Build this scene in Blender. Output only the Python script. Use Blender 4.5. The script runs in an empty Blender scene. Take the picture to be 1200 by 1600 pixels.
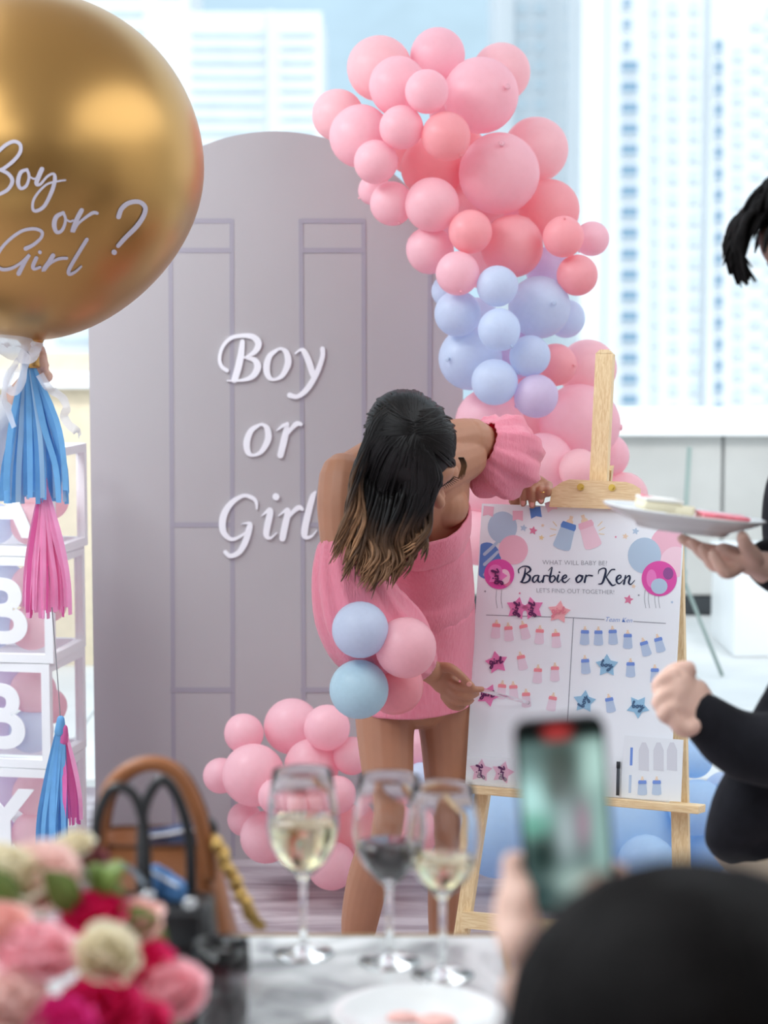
import bpy, bmesh, math, random
from mathutils import Vector, Matrix, noise
random.seed(7)
SC = bpy.context.scene
COL = SC.collection
V = Vector

# ------------------------------------------------------------------ camera
FPX, CAM_H = 3100.0, 1.5
PITCH = math.atan(310 / 3100)
CP, SP = math.cos(PITCH), math.sin(PITCH)
cd = bpy.data.cameras.new('camera')
cd.sensor_fit = 'VERTICAL'; cd.sensor_height = 36; cd.sensor_width = 27
cd.lens = FPX / 1600 * 36
cd.clip_start = 0.05; cd.clip_end = 3000
cd.dof.use_dof = True; cd.dof.focus_distance = 4.2; cd.dof.aperture_fstop = 3.3
cam = bpy.data.objects.new('camera', cd); COL.objects.link(cam)
cam.location = (0, 0, CAM_H); cam.rotation_euler = (math.pi / 2 - PITCH, 0, 0)
SC.camera = cam

# ------------------------------------------------------------------ world, sun, added ceiling fill lights, exposure
w = bpy.data.worlds.new('overcast_sky'); SC.world = w; w.use_nodes = True
nt = w.node_tree; bg = nt.nodes['Background']
tc = nt.nodes.new('ShaderNodeTexCoord'); sx = nt.nodes.new('ShaderNodeSeparateXYZ')
rp = nt.nodes.new('ShaderNodeValToRGB')
nt.links.new(tc.outputs['Generated'], sx.inputs[0]); nt.links.new(sx.outputs['Z'], rp.inputs[0])
rp.color_ramp.elements[0].color = (0.88, 0.945, 1.0, 1); rp.color_ramp.elements[0].position = 0.0
rp.color_ramp.elements[1].color = (0.72, 0.88, 1.0, 1); rp.color_ramp.elements[1].position = 0.6
nt.links.new(rp.outputs[0], bg.inputs['Color']); bg.inputs['Strength'].default_value = 0.95

sd = bpy.data.lights.new('hazy_sun', 'SUN'); sd.energy = 1.25; sd.angle = math.radians(14); sd.color = (1, .98, .95)
so = bpy.data.objects.new('hazy_sun', sd); COL.objects.link(so)
so.rotation_euler = V((-0.22, 0.75, -0.6)).to_track_quat('-Z', 'Y').to_euler()

for i, (x, y, p, dia) in enumerate(((-1.9, 4.1, 62, 1.6), (-1.9, 2.3, 44, 1.6), (2.3, 3.1, 52, 3.6), (-1.1, 0.5, 20, 1.4), (2.2, 0.2, 8, 1.4))):  # unseen soft discs added to brighten the room, far broader than its ceiling spots
    ld = bpy.data.lights.new('ceiling_fill_light', 'AREA'); ld.shape = 'DISK'; ld.size = dia
    ld.energy = p; ld.color = (0.90, 0.96, 1.0)
    lo = bpy.data.objects.new('ceiling_fill_light', ld); COL.objects.link(lo); lo.location = (x, y, 2.93)

SC.cycles.diffuse_bounces = 6; SC.cycles.max_bounces = 14
SC.view_settings.view_transform = 'Standard'; SC.view_settings.look = 'None'
SC.view_settings.exposure = 0.5; SC.view_settings.gamma = 1.0; SC.view_settings.use_curve_mapping = False

# ------------------------------------------------------------------ pixel <-> place
def ray(px, py):
    t = (800 - py) / FPX
    return V(((px - 600) / FPX, CP + SP * t, -SP + CP * t))
def at(px, py, Y):
    d = ray(px, py); return V((0, 0, CAM_H)) + d * (Y / d.y)
def onz(px, py, z):
    d = ray(px, py); return V((0, 0, CAM_H)) + d * ((z - CAM_H) / d.z)
def mpp(Y, py=800):           # metres per pixel at depth Y
    d = ray(600, py); return Y / d.y / FPX

# ------------------------------------------------------------------ mesh builder
def catmull(P, k):
    """P: list of equal-length tuples -> smooth list"""
    if k <= 1 or len(P) < 3: return [tuple(p) for p in P]
    out = []; n = len(P)
    for i in range(n - 1):
        p0 = P[max(i - 1, 0)]; p1 = P[i]; p2 = P[i + 1]; p3 = P[min(i + 2, n - 1)]
        for j in range(k):
            t = j / k; t2 = t * t; t3 = t2 * t
            out.append(tuple(0.5 * (2 * b + (c - a) * t + (2 * a - 5 * b + 4 * c - d) * t2 + (3 * b - a - 3 * c + d) * t3)
                             for a, b, c, d in zip(p0, p1, p2, p3)))
    out.append(tuple(P[-1])); return out

class MB:
    def __init__(s): s.v = []; s.f = []; s.c = []
    def add(s, vs, fs, col=None):
        o = len(s.v); s.v += [V(p) for p in vs]; s.f += [tuple(i + o for i in f) for f in fs]
        s.c += (col if isinstance(col, list) else [col if col else (1, 1, 1)] * len(vs)); return s
    def xf(s, M): s.v = [M @ p for p in s.v]; return s
    def box(s, c, d, M=None, bev=0):
        c = V(c); d = V(d) / 2
        if bev > 0:
            bm = bmesh.new(); bmesh.ops.create_cube(bm, size=1)
            for v in bm.verts: v.co = V((v.co.x * d.x * 2, v.co.y * d.y * 2, v.co.z * d.z * 2))
            bmesh.ops.bevel(bm, geom=bm.edges[:], offset=min(bev, min(d) * .9), segments=2, affect='EDGES', profile=.5)
            bm.verts.index_update()
            vs = [v.co + c for v in bm.verts]; fs = [[v.index for v in f.verts] for f in bm.faces]; bm.free()
        else:
            vs = [c + V((x * d.x, y * d.y, z * d.z)) for x in (-1, 1) for y in (-1, 1) for z in (-1, 1)]
            fs = [(0, 1, 3, 2), (4, 6, 7, 5), (0, 4, 5, 1), (2, 3, 7, 6), (0, 2, 6, 4), (1, 5, 7, 3)]
        if M is not None: vs = [M @ p for p in vs]
        return s.add(vs, fs)
    def hexa(s, q):                       # 8 corners: bottom 4 (ccw), top 4
        return s.add(q, [(0, 3, 2, 1), (4, 5, 6, 7), (0, 1, 5, 4), (1, 2, 6, 5), (2, 3, 7, 6), (3, 0, 4, 7)])
    def tube(s, pts, rad, n=12, k=1, ref=None, caps=True, fold=None, cols=None):
        m = len(pts)
        R = [r if isinstance(r, (tuple, list)) else (r, r) for r in (rad if isinstance(rad, list) else [rad] * m)]
        Cc = cols if cols else [(1, 1, 1)] * m
        S = catmull([tuple(p) + tuple(r) + tuple(c) for p, r, c in zip(pts, R, Cc)], k)
        P = [V(q[:3]) for q in S]; m = len(P); side = None; vs = []; cc = []
        for i in range(m):
            t = (P[min(i + 1, m - 1)] - P[max(i - 1, 0)])
            t = t.normalized() if t.length > 1e-9 else V((0, 0, 1))
            if ref is not None: base = V(ref)
            elif side is None: base = V((1, 0, 0)) if abs(t.x) < .8 else V((0, 1, 0))
            else: base = side
            sd_ = base - t * base.dot(t)
            if sd_.length < 1e-6: sd_ = t.orthogonal()
            side = sd_.normalized(); up = t.cross(side)
            a, b = S[i][3], S[i][4]
            for j in range(n):
                th = 2 * math.pi * j / n; g = fold(i / (m - 1), th) if fold else 1.0
                vs.append(P[i] + side * (a * g * math.cos(th)) + up * (b * g * math.sin(th))); cc.append(tuple(S[i][5:8]))
        fs = [(i * n + j, i * n + (j + 1) % n, (i + 1) * n + (j + 1) % n, (i + 1) * n + j) for i in range(m - 1) for j in range(n)]
        if caps: fs += [tuple(range(n - 1, -1, -1)), tuple((m - 1) * n + j for j in range(n))]
        return s.add(vs, fs, cc)
    def rtube(s, pts, rad, n=12, k=1, ref=None):     # tube with rounded ends
        m = len(pts)
        R = [r if isinstance(r, (tuple, list)) else (r, r) for r in (rad if isinstance(rad, list) else [rad] * m)]
        S = catmull([tuple(p) + tuple(r) for p, r in zip(pts, R)], k)
        P = [V(q[:3]) for q in S]; R = [(q[3], q[4]) for q in S]
        t0 = (P[0] - P[1]).normalized(); t1 = (P[-1] - P[-2]).normalized()
        a = [(P[0] + t0 * (min(R[0]) * h), (R[0][0] * q, R[0][1] * q)) for h, q in ((.98, .12), (.86, .5), (.5, .86))]
        b = [(P[-1] + t1 * (min(R[-1]) * h), (R[-1][0] * q, R[-1][1] * q)) for h, q in ((.5, .86), (.86, .5), (.98, .12))]
        L = a + list(zip(P, R)) + b
        return s.tube([l[0] for l in L], [l[1] for l in L], n, 1, ref)
    def ell(s, c, r, A=None, nu=20, nv=12, shape=None, col=None):
        c = V(c); r = (r, r, r) if not isinstance(r, (tuple, list)) else r
        A = A or Matrix.Identity(3); vs = []; fs = []
        for i in range(nv + 1):
            ph = math.pi * i / nv
            for j in range(nu):
                th = 2 * math.pi * j / nu
                p = V((math.sin(ph) * math.cos(th), math.sin(ph) * math.sin(th), math.cos(ph)))
                if shape: p = shape(p)
                vs.append(c + A @ V((p.x * r[0], p.y * r[1], p.z * r[2])))
        fs = [(i * nu + j, (i + 1) * nu + j, (i + 1) * nu + (j + 1) % nu, i * nu + (j + 1) % nu) for i in range(nv) for j in range(nu)]
        return s.add(vs, fs, col)
    def lathe(s, prof, c, n=32, M=None):
        c = V(c); vs = []
        for r, z in prof:
            for j in range(n):
                p = V((r * math.cos(2 * math.pi * j / n), r * math.sin(2 * math.pi * j / n), z))
                vs.append(c + ((M @ p) if M is not None else p))
        m = len(prof)
        return s.add(vs, [(i * n + j, i * n + (j + 1) % n, (i + 1) * n + (j + 1) % n, (i + 1) * n + j) for i in range(m - 1) for j in range(n)])
    def poly(s, front, back):             # prism between two matching rings
        n = len(front)
        return s.add(list(front) + list(back), [tuple(range(n)), tuple(range(2 * n - 1, n - 1, -1))] +
                     [(i, n + i, n + (i + 1) % n, (i + 1) % n) for i in range(n)])
    def polypx(s, pts, hit, l0, l1):
        return s.poly([hit(x, y, l1) for x, y in pts], [hit(x, y, l0) for x, y in pts])
    def stroke(s, pts, hit, lift=.001, k=5, ws=1.0):
        S = catmull([tuple(p) for p in pts], k); m = len(S); L = []; R = []
        for i in range(m):
            x, y, wd = S[i]; a = S[max(i - 1, 0)]; b = S[min(i + 1, m - 1)]
            tx, ty = b[0] - a[0], b[1] - a[1]; q = math.hypot(tx, ty) or 1
            nx, ny = -ty / q, tx / q; h = max(wd, .3) * ws / 2
            L.append((x + nx * h, y + ny * h)); R.append((x - nx * h, y - ny * h))
        s.nst = getattr(s, 'nst', 0) + 1; base = lift * (1 + .12 * s.nst); rise = lift * .35; g = lambda i: base + rise * i / m
        for e in (0, m - 1):      # round ends
            x, y, wd = S[e]; h = max(wd, .3) * ws / 2
            s.polypx([(x + h * math.cos(q * math.pi / 5), y + h * math.sin(q * math.pi / 5)) for q in range(10)], hit, lift * .25, g(e) - lift * .05)
        n = m; vs = [hit(x, y, g(i)) for i, (x, y) in enumerate(L)] + [hit(x, y, g(i)) for i, (x, y) in enumerate(R)]
        vs += [hit(x, y, lift * .2) for x, y in L] + [hit(x, y, lift * .2) for x, y in R]
        fs = []
        for i in range(n - 1):
            fs += [(i, i + 1, n + i + 1, n + i), (2 * n + i, 2 * n + i + 1, i + 1, i), (n + i, n + i + 1, 3 * n + i + 1, 3 * n + i)]
        return s.add(vs, fs)
    def dot(s, x, y, d, hit, lift=.001):
        return s.polypx([(x + d / 2 * math.cos(q * math.pi / 8), y + d / 2 * math.sin(q * math.pi / 8)) for q in range(16)], hit, lift * .2, lift)
    def mesh(s, name, colors=False, off=V((0, 0, 0))):
        me = bpy.data.meshes.new(name)
        me.from_pydata([tuple(p - off) for p in s.v], [], s.f)
        if colors:
            ca = me.color_attributes.new('tint', 'FLOAT_COLOR', 'POINT')
            ca.data.foreach_set('color', [q for c in s.c for q in (c[0], c[1], c[2], 1.0)])
        bm = bmesh.new(); bm.from_mesh(me); bmesh.ops.recalc_face_normals(bm, faces=bm.faces[:]); bm.to_mesh(me); bm.free()
        me.validate(); return me

def fuse(mb, name, voxel=.005, it=4, off=V((0, 0, 0)), fac=.5):
    me = mb.mesh(name + '_raw'); o = bpy.data.objects.new('tmp', me); COL.objects.link(o)
    r = o.modifiers.new('r', 'REMESH'); r.mode = 'VOXEL'; r.voxel_size = voxel; r.use_smooth_shade = True
    if it:
        q = o.modifiers.new('s', 'SMOOTH'); q.iterations = it; q.factor = fac
    dg = bpy.context.evaluated_depsgraph_get()
    out = bpy.data.meshes.new_from_object(o.evaluated_get(dg)); out.name = name
    bpy.data.objects.remove(o); bpy.data.meshes.remove(me)
    out.transform(Matrix.Translation(-off)); return out

def wloc(o):
    p = V((0, 0, 0))
    while o: p += o.location; o = o.parent
    return p
def tag(o, label=None, cat=None, group=None, kind=None):
    for k_, v_ in (('label', label), ('category', cat), ('group', group), ('kind', kind)):
        if v_: o[k_] = v_
    return o
def thing(name, loc, label, cat, group=None):
    o = bpy.data.objects.new(name, None); COL.objects.link(o); o.location = loc; o.empty_display_size = .05
    return tag(o, label, cat, group)
def link_mesh(name, me, mat, parent=None, smooth=True):
    me.materials.clear(); me.materials.append(mat)
    if smooth: me.polygons.foreach_set('use_smooth', [True] * len(me.polygons))
    o = bpy.data.objects.new(name, me); COL.objects.link(o)
    if parent: o.parent = parent
    return o
def part(name, mb, mat, parent=None, smooth=True, colors=False):
    """mb in world coordinates"""
    off = wloc(parent) if parent else V((0, 0, 0))
    o = link_mesh(name, mb.mesh(name, colors, off), mat, parent, smooth)
    if smooth == 'auto':
        pass
    return o
def single(name, mb, mat, label, cat, group=None, smooth=True, colors=False):
    """a one-mesh thing with its origin at its base centre"""
    lo = V((sum(p.x for p in mb.v) / len(mb.v), sum(p.y for p in mb.v) / len(mb.v), min(p.z for p in mb.v)))
    o = link_mesh(name, mb.mesh(name, colors, lo), mat, None, smooth); o.location = lo
    return tag(o, label, cat, group)
def struct(name, mb, mat, parent=None, smooth=False):
    o = part(name, mb, mat, parent, smooth)
    if not parent: o['kind'] = 'structure'
    return o

# ------------------------------------------------------------------ materials
MATS = {}
def mat(name, col=(.8, .8, .8), rough=.5, metal=0, spec=.5, trans=0, ior=1.45, var=0, vscale=20, bump=0, bscale=80, sheen=0,
        translucent=0, tcol=None, emit=None, es=1, sss=0, coat=0, tint=False, alpha=1, stretch=None):
    if name in MATS: return MATS[name]
    m = bpy.data.materials.new(name); m.use_nodes = True; t = m.node_tree; N = t.nodes; b = N['Principled BSDF']
    b.inputs['Base Color'].default_value = (*col, 1); b.inputs['Roughness'].default_value = rough
    b.inputs['Metallic'].default_value = metal; b.inputs['Specular IOR Level'].default_value = spec
    b.inputs['Transmission Weight'].default_value = trans; b.inputs['IOR'].default_value = ior
    b.inputs['Sheen Weight'].default_value = sheen; b.inputs['Coat Weight'].default_value = coat
    b.inputs['Alpha'].default_value = alpha
    if sss:
        b.inputs['Subsurface Weight'].default_value = sss; b.inputs['Subsurface Radius'].default_value = (.012, .005, .003)
        b.inputs['Subsurface Scale'].default_value = 1.0
    tcn = N.new('ShaderNodeTexCoord'); mp = N.new('ShaderNodeMapping'); t.links.new(tcn.outputs['Object'], mp.inputs[0])
    if stretch: mp.inputs['Scale'].default_value = stretch
    csock = None
    if tint:
        a = N.new('ShaderNodeAttribute'); a.attribute_name = 'tint'; csock = a.outputs['Color']
    if var:
        nz = N.new('ShaderNodeTexNoise'); nz.inputs['Scale'].default_value = vscale; nz.inputs['Detail'].default_value = 3
        t.links.new(mp.outputs[0], nz.inputs['Vector'])
        mr = N.new('ShaderNodeMapRange'); mr.inputs[1].default_value = .3; mr.inputs[2].default_value = .7
        mr.inputs[3].default_value = 1 - var; mr.inputs[4].default_value = 1 + var; t.links.new(nz.outputs['Fac'], mr.inputs[0])
        mx = N.new('ShaderNodeMix'); mx.data_type = 'RGBA'; mx.blend_type = 'MULTIPLY'; mx.inputs['Factor'].default_value = 1
        if csock: t.links.new(csock, mx.inputs['A'])
        else: mx.inputs['A'].default_value = (*col, 1)
        t.links.new(mr.outputs[0], mx.inputs['B']); csock = mx.outputs['Result']
    if csock: t.links.new(csock, b.inputs['Base Color'])
    if bump:
        n2 = N.new('ShaderNodeTexNoise'); n2.inputs['Scale'].default_value = bscale; n2.inputs['Detail'].default_value = 4
        t.links.new(mp.outputs[0], n2.inputs['Vector'])
        bp = N.new('ShaderNodeBump'); bp.inputs['Strength'].default_value = bump; bp.inputs['Distance'].default_value = .01
        t.links.new(n2.outputs['Fac'], bp.inputs['Height']); t.links.new(bp.outputs[0], b.inputs['Normal'])
    if emit:
        b.inputs['Emission Color'].default_value = (*emit, 1); b.inputs['Emission Strength'].default_value = es
        if tint: t.links.new(csock, b.inputs['Emission Color'])
    if translucent:
        tr = N.new('ShaderNodeBsdfTranslucent'); tr.inputs['Color'].default_value = (*(tcol or col), 1)
        ms = N.new('ShaderNodeMixShader'); ms.inputs[0].default_value = translucent
        t.links.new(b.outputs[0], ms.inputs[1]); t.links.new(tr.outputs[0], ms.inputs[2])
        t.links.new(ms.outputs[0], N['Material Output'].inputs['Surface'])
    MATS[name] = m; return m
def lin(r, g, b):
    f = lambda c: (c / 255 / 12.92) if c <= 10 else ((c / 255 + .055) / 1.055) ** 2.4
    return (f(r), f(g), f(b))

def wood_mat(name, a, b_, scale=(1, 1, 1)):
    m = bpy.data.materials.new(name); m.use_nodes = True; t = m.node_tree; N = t.nodes; p = N['Principled BSDF']
    tcn = N.new('ShaderNodeTexCoord'); mp = N.new('ShaderNodeMapping'); mp.inputs['Scale'].default_value = scale
    wv = N.new('ShaderNodeTexNoise'); wv.inputs['Scale'].default_value = 9; wv.inputs['Detail'].default_value = 5; wv.inputs['Distortion'].default_value = .8
    rr = N.new('ShaderNodeValToRGB'); rr.color_ramp.elements[0].color = (*a, 1); rr.color_ramp.elements[1].color = (*b_, 1)
    rr.color_ramp.elements[0].position = .35; rr.color_ramp.elements[1].position = .65
    t.links.new(tcn.outputs['Object'], mp.inputs[0]); t.links.new(mp.outputs[0], wv.inputs['Vector'])
    t.links.new(wv.outputs['Fac'], rr.inputs[0]); t.links.new(rr.outputs[0], p.inputs['Base Color']); p.inputs['Roughness'].default_value = .5
    return m
# ================================================================== the setting
def floor_mat():
    m = bpy.data.materials.new('patterned_carpet'); m.use_nodes = True; t = m.node_tree; N = t.nodes; p = N['Principled BSDF']
    tcn = N.new('ShaderNodeTexCoord'); mp = N.new('ShaderNodeMapping'); mp.inputs['Scale'].default_value = (1.2, 6, 1)
    nz = N.new('ShaderNodeTexNoise'); nz.inputs['Scale'].default_value = 2.2; nz.inputs['Detail'].default_value = 6; nz.inputs['Distortion'].default_value = .6
    rr = N.new('ShaderNodeValToRGB'); e = rr.color_ramp.elements
    e[0].color = (*lin(150, 136, 142), 1); e[0].position = .36; e[1].color = (*lin(194, 185, 189), 1); e[1].position = .68
    q = e.new(.5); q.color = (*lin(172, 160, 165), 1)
    t.links.new(tcn.outputs['Object'], mp.inputs[0]); t.links.new(mp.outputs[0], nz.inputs['Vector'])
    t.links.new(nz.outputs['Fac'], rr.inputs[0]); t.links.new(rr.outputs[0], p.inputs['Base Color'])
    p.inputs['Roughness'].default_value = .95
    n2 = N.new('ShaderNodeTexNoise'); n2.inputs['Scale'].default_value = 300
    t.links.new(tcn.outputs['Object'], n2.inputs['Vector'])
    bp = N.new('ShaderNodeBump'); bp.inputs['Strength'].default_value = .4; bp.inputs['Distance'].default_value = .004
    t.links.new(n2.outputs['Fac'], bp.inputs['Height']); t.links.new(bp.outputs[0], p.inputs['Normal'])
    return m
M_wall = mat('plaster_warm', (.74, .73, .71), .9, bump=.1, bscale=60)
M_wallb = mat('timber_panelling', (.30, .20, .12), .55, var=.2, vscale=6, stretch=(6, 6, .5))
M_ceil = mat('ceiling_paint', (.74, .73, .70), .9, bump=.05)
struct('floor', MB().box((0.2, 1.0, -.05), (8.4, 10.4, .1)), floor_mat())
struct('ceiling', MB().box((0.2, .35, 3.05), (8.4, 9.1, .1)), M_ceil)
struct('wall_right', MB().box((4.35, 1.0, 1.5), (.1, 10.4, 3.0)), M_wall)
struct('wall_back', MB().box((0.2, -4.15, 1.5), (8.4, .1, 3.0)), M_wallb)
wl = struct('wall_left', MB().box((-2.45, 1.0, .03), (.1, 10.4, .06)), M_wall)
struct('wall_pier', MB().box((-2.45, -3.1, 1.5), (.1, 2.0, 2.8)), M_wall, wl)
struct('wall_pier', MB().box((-2.45, .6, 1.5), (.1, .2, 2.8)), M_wall, wl)
struct('wall_header', MB().box((-2.45, 1.0, 2.9), (.1, 10.4, .2)), M_wall, wl)
# terrace beyond the open front of the room
M_deck = mat('pale_stone_paving', (.80, .79, .77), .8, var=.06, vscale=3)
tf = struct('floor_terrace', MB().box((0.5, 8.6, -.06), (14, 4.8, .1)), mat('grout', (.55, .54, .52), .9))
pav = MB().box((0, 0, 0), (.792, .592, .012), bev=.004).mesh('paver'); pav.materials.append(M_deck)
for i in range(12):
    for j in range(6):
        o = bpy.data.objects.new('paver', pav); COL.objects.link(o); o.parent = tf; o.location = (-3.9 + .8 * i, 6.62 + .6 * j, -.008)
M_par = mat('grey_stone_cladding', lin(188, 188, 185), .8, var=.10, vscale=2.5, bump=.1)
M_cap = mat('white_coping', (.92, .93, .93), .6)
pw = struct('wall_parapet', MB().box((1.5, 9.94, .45), (16, .18, .9)), mat('joint_grey', (.35, .36, .36), .9))
for i in range(14):
    struct('panel', MB().box((-4.9 + i * .985 + .18, 9.84, .5), (.968, .03, .80), bev=.004), M_par, pw)
struct('coping', MB().box((1.5, 9.92, .965), (16, .34, .13), bev=.01), M_cap, pw)
struct('skirting', MB().box((1.5, 9.825, .05), (16, .04, .085)), mat('dark_gutter', (.03, .035, .04), .6), pw)
# cream planter bench at the left end of the terrace
bn = thing('terrace_bench', at(90, 680, 8.4) * 1.0, 'cream bench-height planter with white capping beyond the balloon boxes', 'planter')
bn.location.z = 0
q0 = at(40, 605, 8.4); q1 = at(152, 655, 8.4)
part('body', MB().box(((q0.x + q1.x) / 2 - .5, 8.65, q1.z / 2 + .1), (q1.x - q0.x + 1.0, .5, q1.z + .2 + .14), bev=.01), mat('cream_render', lin(226, 212, 186), .8, var=.05), bn)
part('cap', MB().box(((q0.x + q1.x) / 2 - .5, 8.62, q0.z + .03), (q1.x - q0.x + 1.08, .62, .07), bev=.01), M_cap, bn)

# ---------------- towers far behind
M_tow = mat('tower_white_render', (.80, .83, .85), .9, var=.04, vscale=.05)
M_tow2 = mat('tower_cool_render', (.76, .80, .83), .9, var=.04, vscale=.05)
M_glass = mat('tower_hazed_glass', lin(128, 158, 180), .25, var=.1, vscale=.3)  # pane colour lightened so it carries the aerial haze
M_glass2 = mat('tower_haze_paled_glass', lin(208, 221, 228), .3, var=.1, vscale=.3)  # paler panes, with more of the haze veil put into the colour
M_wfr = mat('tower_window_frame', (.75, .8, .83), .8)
def winmesh(w_, h_): return MB().box((0, 0, 0), (w_, .5, h_)).mesh('window')
def tower(name, label, Y, x0, x1, ytop, m, strips=(), cols=(), bands=None, depth=22, zlow=-60):
    a = at(x0, 490, Y); b = at(x1, 490, Y); top = at(600, ytop, Y).z
    root = thing(name, (a.x, Y, zlow), label, 'building', 'towers behind the terrace')
    part('wall', MB().box(((a.x + b.x) / 2, Y + depth / 2 + .01, (top + zlow) / 2), (b.x - a.x, depth, top - zlow)), m, root, False)
    for (s0, s1, pro, sm) in strips:
        p = at(s0, 490, Y); q = at(s1, 490, Y)
        part('bay', MB().box(((p.x + q.x) / 2, Y - pro / 2, (top + zlow) / 2), (q.x - p.x, pro, top - zlow)), sm, root, False)
    k = mpp(Y, 490); me_c = {}
    for (cx, w_, h_, y0, y1, st, gm, pro) in cols:
        key = (w_, h_, gm.name)
        if key not in me_c:
            me_c[key] = winmesh(w_ * k, h_ * k); me_c[key].materials.append(gm)
            me_c[key + ('f',)] = winmesh((w_ + 4) * k, 2.5 * k); me_c[key + ('f',)].materials.append(M_wfr)
        y = y0
        while y < y1:
            p = at(cx, y, Y)
            o = bpy.data.objects.new('window', me_c[key]); COL.objects.link(o); o.parent = root; o.location = V((p.x, Y - pro, p.z)) - root.location
            s_ = bpy.data.objects.new('sill', me_c[key + ('f',)]); COL.objects.link(s_); s_.parent = o; s_.location = (0, -.25, -(h_ / 2 + 2) * k)
            y += st
    if bands:
        y = bands[0]
        while y < bands[1]:
            p = at(x0, y, Y)
            for (b0, b1, hh, gm) in bands[3]:
                p0 = at(b0, y, Y); p1 = at(b1, y, Y)
                part('window_band', MB().box(((p0.x + p1.x) / 2, Y - .2, p0.z), (p1.x - p0.x, .5, hh * k)), gm, root, False)
            y += bands[2]
    return root
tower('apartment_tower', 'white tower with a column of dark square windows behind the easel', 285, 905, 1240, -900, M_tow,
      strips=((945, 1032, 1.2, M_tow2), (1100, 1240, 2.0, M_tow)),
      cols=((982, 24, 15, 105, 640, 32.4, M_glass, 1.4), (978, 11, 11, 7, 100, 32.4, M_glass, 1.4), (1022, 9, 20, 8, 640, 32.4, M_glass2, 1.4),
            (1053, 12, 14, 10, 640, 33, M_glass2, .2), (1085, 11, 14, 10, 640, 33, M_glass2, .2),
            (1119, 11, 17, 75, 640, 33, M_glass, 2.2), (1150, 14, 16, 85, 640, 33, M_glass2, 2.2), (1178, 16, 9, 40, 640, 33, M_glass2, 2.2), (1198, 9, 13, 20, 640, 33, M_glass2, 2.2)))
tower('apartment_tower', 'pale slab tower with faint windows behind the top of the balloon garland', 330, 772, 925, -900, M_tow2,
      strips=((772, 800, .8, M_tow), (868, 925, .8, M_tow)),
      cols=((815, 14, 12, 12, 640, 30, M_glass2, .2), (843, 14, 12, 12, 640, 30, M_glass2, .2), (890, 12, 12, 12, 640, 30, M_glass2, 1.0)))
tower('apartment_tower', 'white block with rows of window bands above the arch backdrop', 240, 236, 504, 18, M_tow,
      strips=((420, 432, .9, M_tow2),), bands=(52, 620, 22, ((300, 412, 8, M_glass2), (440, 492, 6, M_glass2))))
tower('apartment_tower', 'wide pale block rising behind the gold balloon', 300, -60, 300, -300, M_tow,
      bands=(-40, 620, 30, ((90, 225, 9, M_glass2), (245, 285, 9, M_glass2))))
# wooded hillside closing the view, distance haze mixed into its pale blue colour
hv = []; hf = []; nx, ny = 60, 14
for j in range(ny):
    for i in range(nx):
        X = -450 + 900 * i / (nx - 1); t = j / (ny - 1)
        ridge = 190 + 40 * math.sin(X * .006 + .5) + 14 * noise.noise(V((X * .02, 0, 0)))
        hv.append((X, 700 + 260 * t + 10 * noise.noise(V((X * .02, t * 3, 1))), -60 + (ridge + 60) * (t ** .8) + 8 * noise.noise(V((X * .04, t * 6, 5)))))
for j in range(ny - 1):
    for i in range(nx - 1): hf.append((j * nx + i, j * nx + i + 1, (j + 1) * nx + i + 1, (j + 1) * nx + i))
hm = MB().add(hv, hf)
struct('hillside', hm, mat('hazed_wooded_hill', (.38, .48, .54), .95, var=.08, vscale=.02), smooth=True)
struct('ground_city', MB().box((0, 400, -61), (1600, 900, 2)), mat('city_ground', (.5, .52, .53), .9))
# white plinth and thin stand on the terrace
pl = thing('plinth', at(1240, 900, 8.6), 'white box plinth standing on the terrace beneath the plate', 'plinth'); pl.location.z = 0
a_ = at(1148, 872, 8.6); zt = a_.z
part('body', MB().box((a_.x + .3, 8.9, zt / 2 - .01), (.6, .6, zt - .02), bev=.008), mat('white_gloss', (.93, .95, .96), .4), pl)
part('top', MB().box((a_.x + .3, 8.9, zt - .01), (.62, .62, .03), bev=.006), M_cap, pl)
b_ = at(1075, 850, 8.2)
st = thing('tripod_stand', (b_.x, 8.2, 0), 'thin dark green tripod stand on the terrace beyond the board', 'stand')
M_std = mat('dark_green_metal', lin(150, 166, 160), .5, metal=.1)
part('pole', MB().tube([(b_.x - .03, 8.2, .25), (b_.x, 8.2, .95)], .011, 10), M_std, st)
part('collar', MB().tube([(b_.x - .028, 8.2, .36), (b_.x - .024, 8.2, .44)], .022, 10), M_std, st)
for an in (90, 210, 330):
    dx, dy = .16 * math.cos(math.radians(an)), .16 * math.sin(math.radians(an))
    part('leg', MB().tube([(b_.x - .026, 8.2, .42), (b_.x + dx, 8.2 + dy, .005)], .008, 8), M_std, st)
# ================================================================== arch backdrop
YB = 5.36
M_bd = mat('backdrop_print', lin(176, 171, 174), .75, var=.02, vscale=2)
M_line = mat('backdrop_line_print', lin(160, 155, 166), .75)
M_let = mat('white_vinyl', (.88, .88, .93), .5)
cL = at(138, 495, YB).x; cR = at(724, 495, YB).x; cx0 = (cL + cR) / 2; rad = (cR - cL) / 2
ztop = at(430, 205, YB).z; zc = ztop - rad
bd = thing('arch_backdrop', (cx0, YB, 0), 'tall grey arched backdrop board printed as a double door', 'backdrop')
ring = [(cL, 0.0), (cR, 0.0)] + [(cx0 + rad * math.cos(a * math.pi / 48), zc + rad * math.sin(a * math.pi / 48)) for a in range(49)]
part('board', MB().poly([V((x, YB, z)) for x, z in ring], [V((x, YB + .022, z)) for x, z in ring]), M_bd, bd, False)
for sx_ in (-.38, .38):
    part('foot', MB().box((cx0 + sx_, YB + .16, .015), (.05, .26, .03), bev=.005).box((cx0 + sx_, YB + .04, .5), (.04, .03, 1.0), bev=.004), M_bd, bd, False)
hb = lambda px, py, l=0: at(px, py, YB - l)
LNC = [0]
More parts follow.
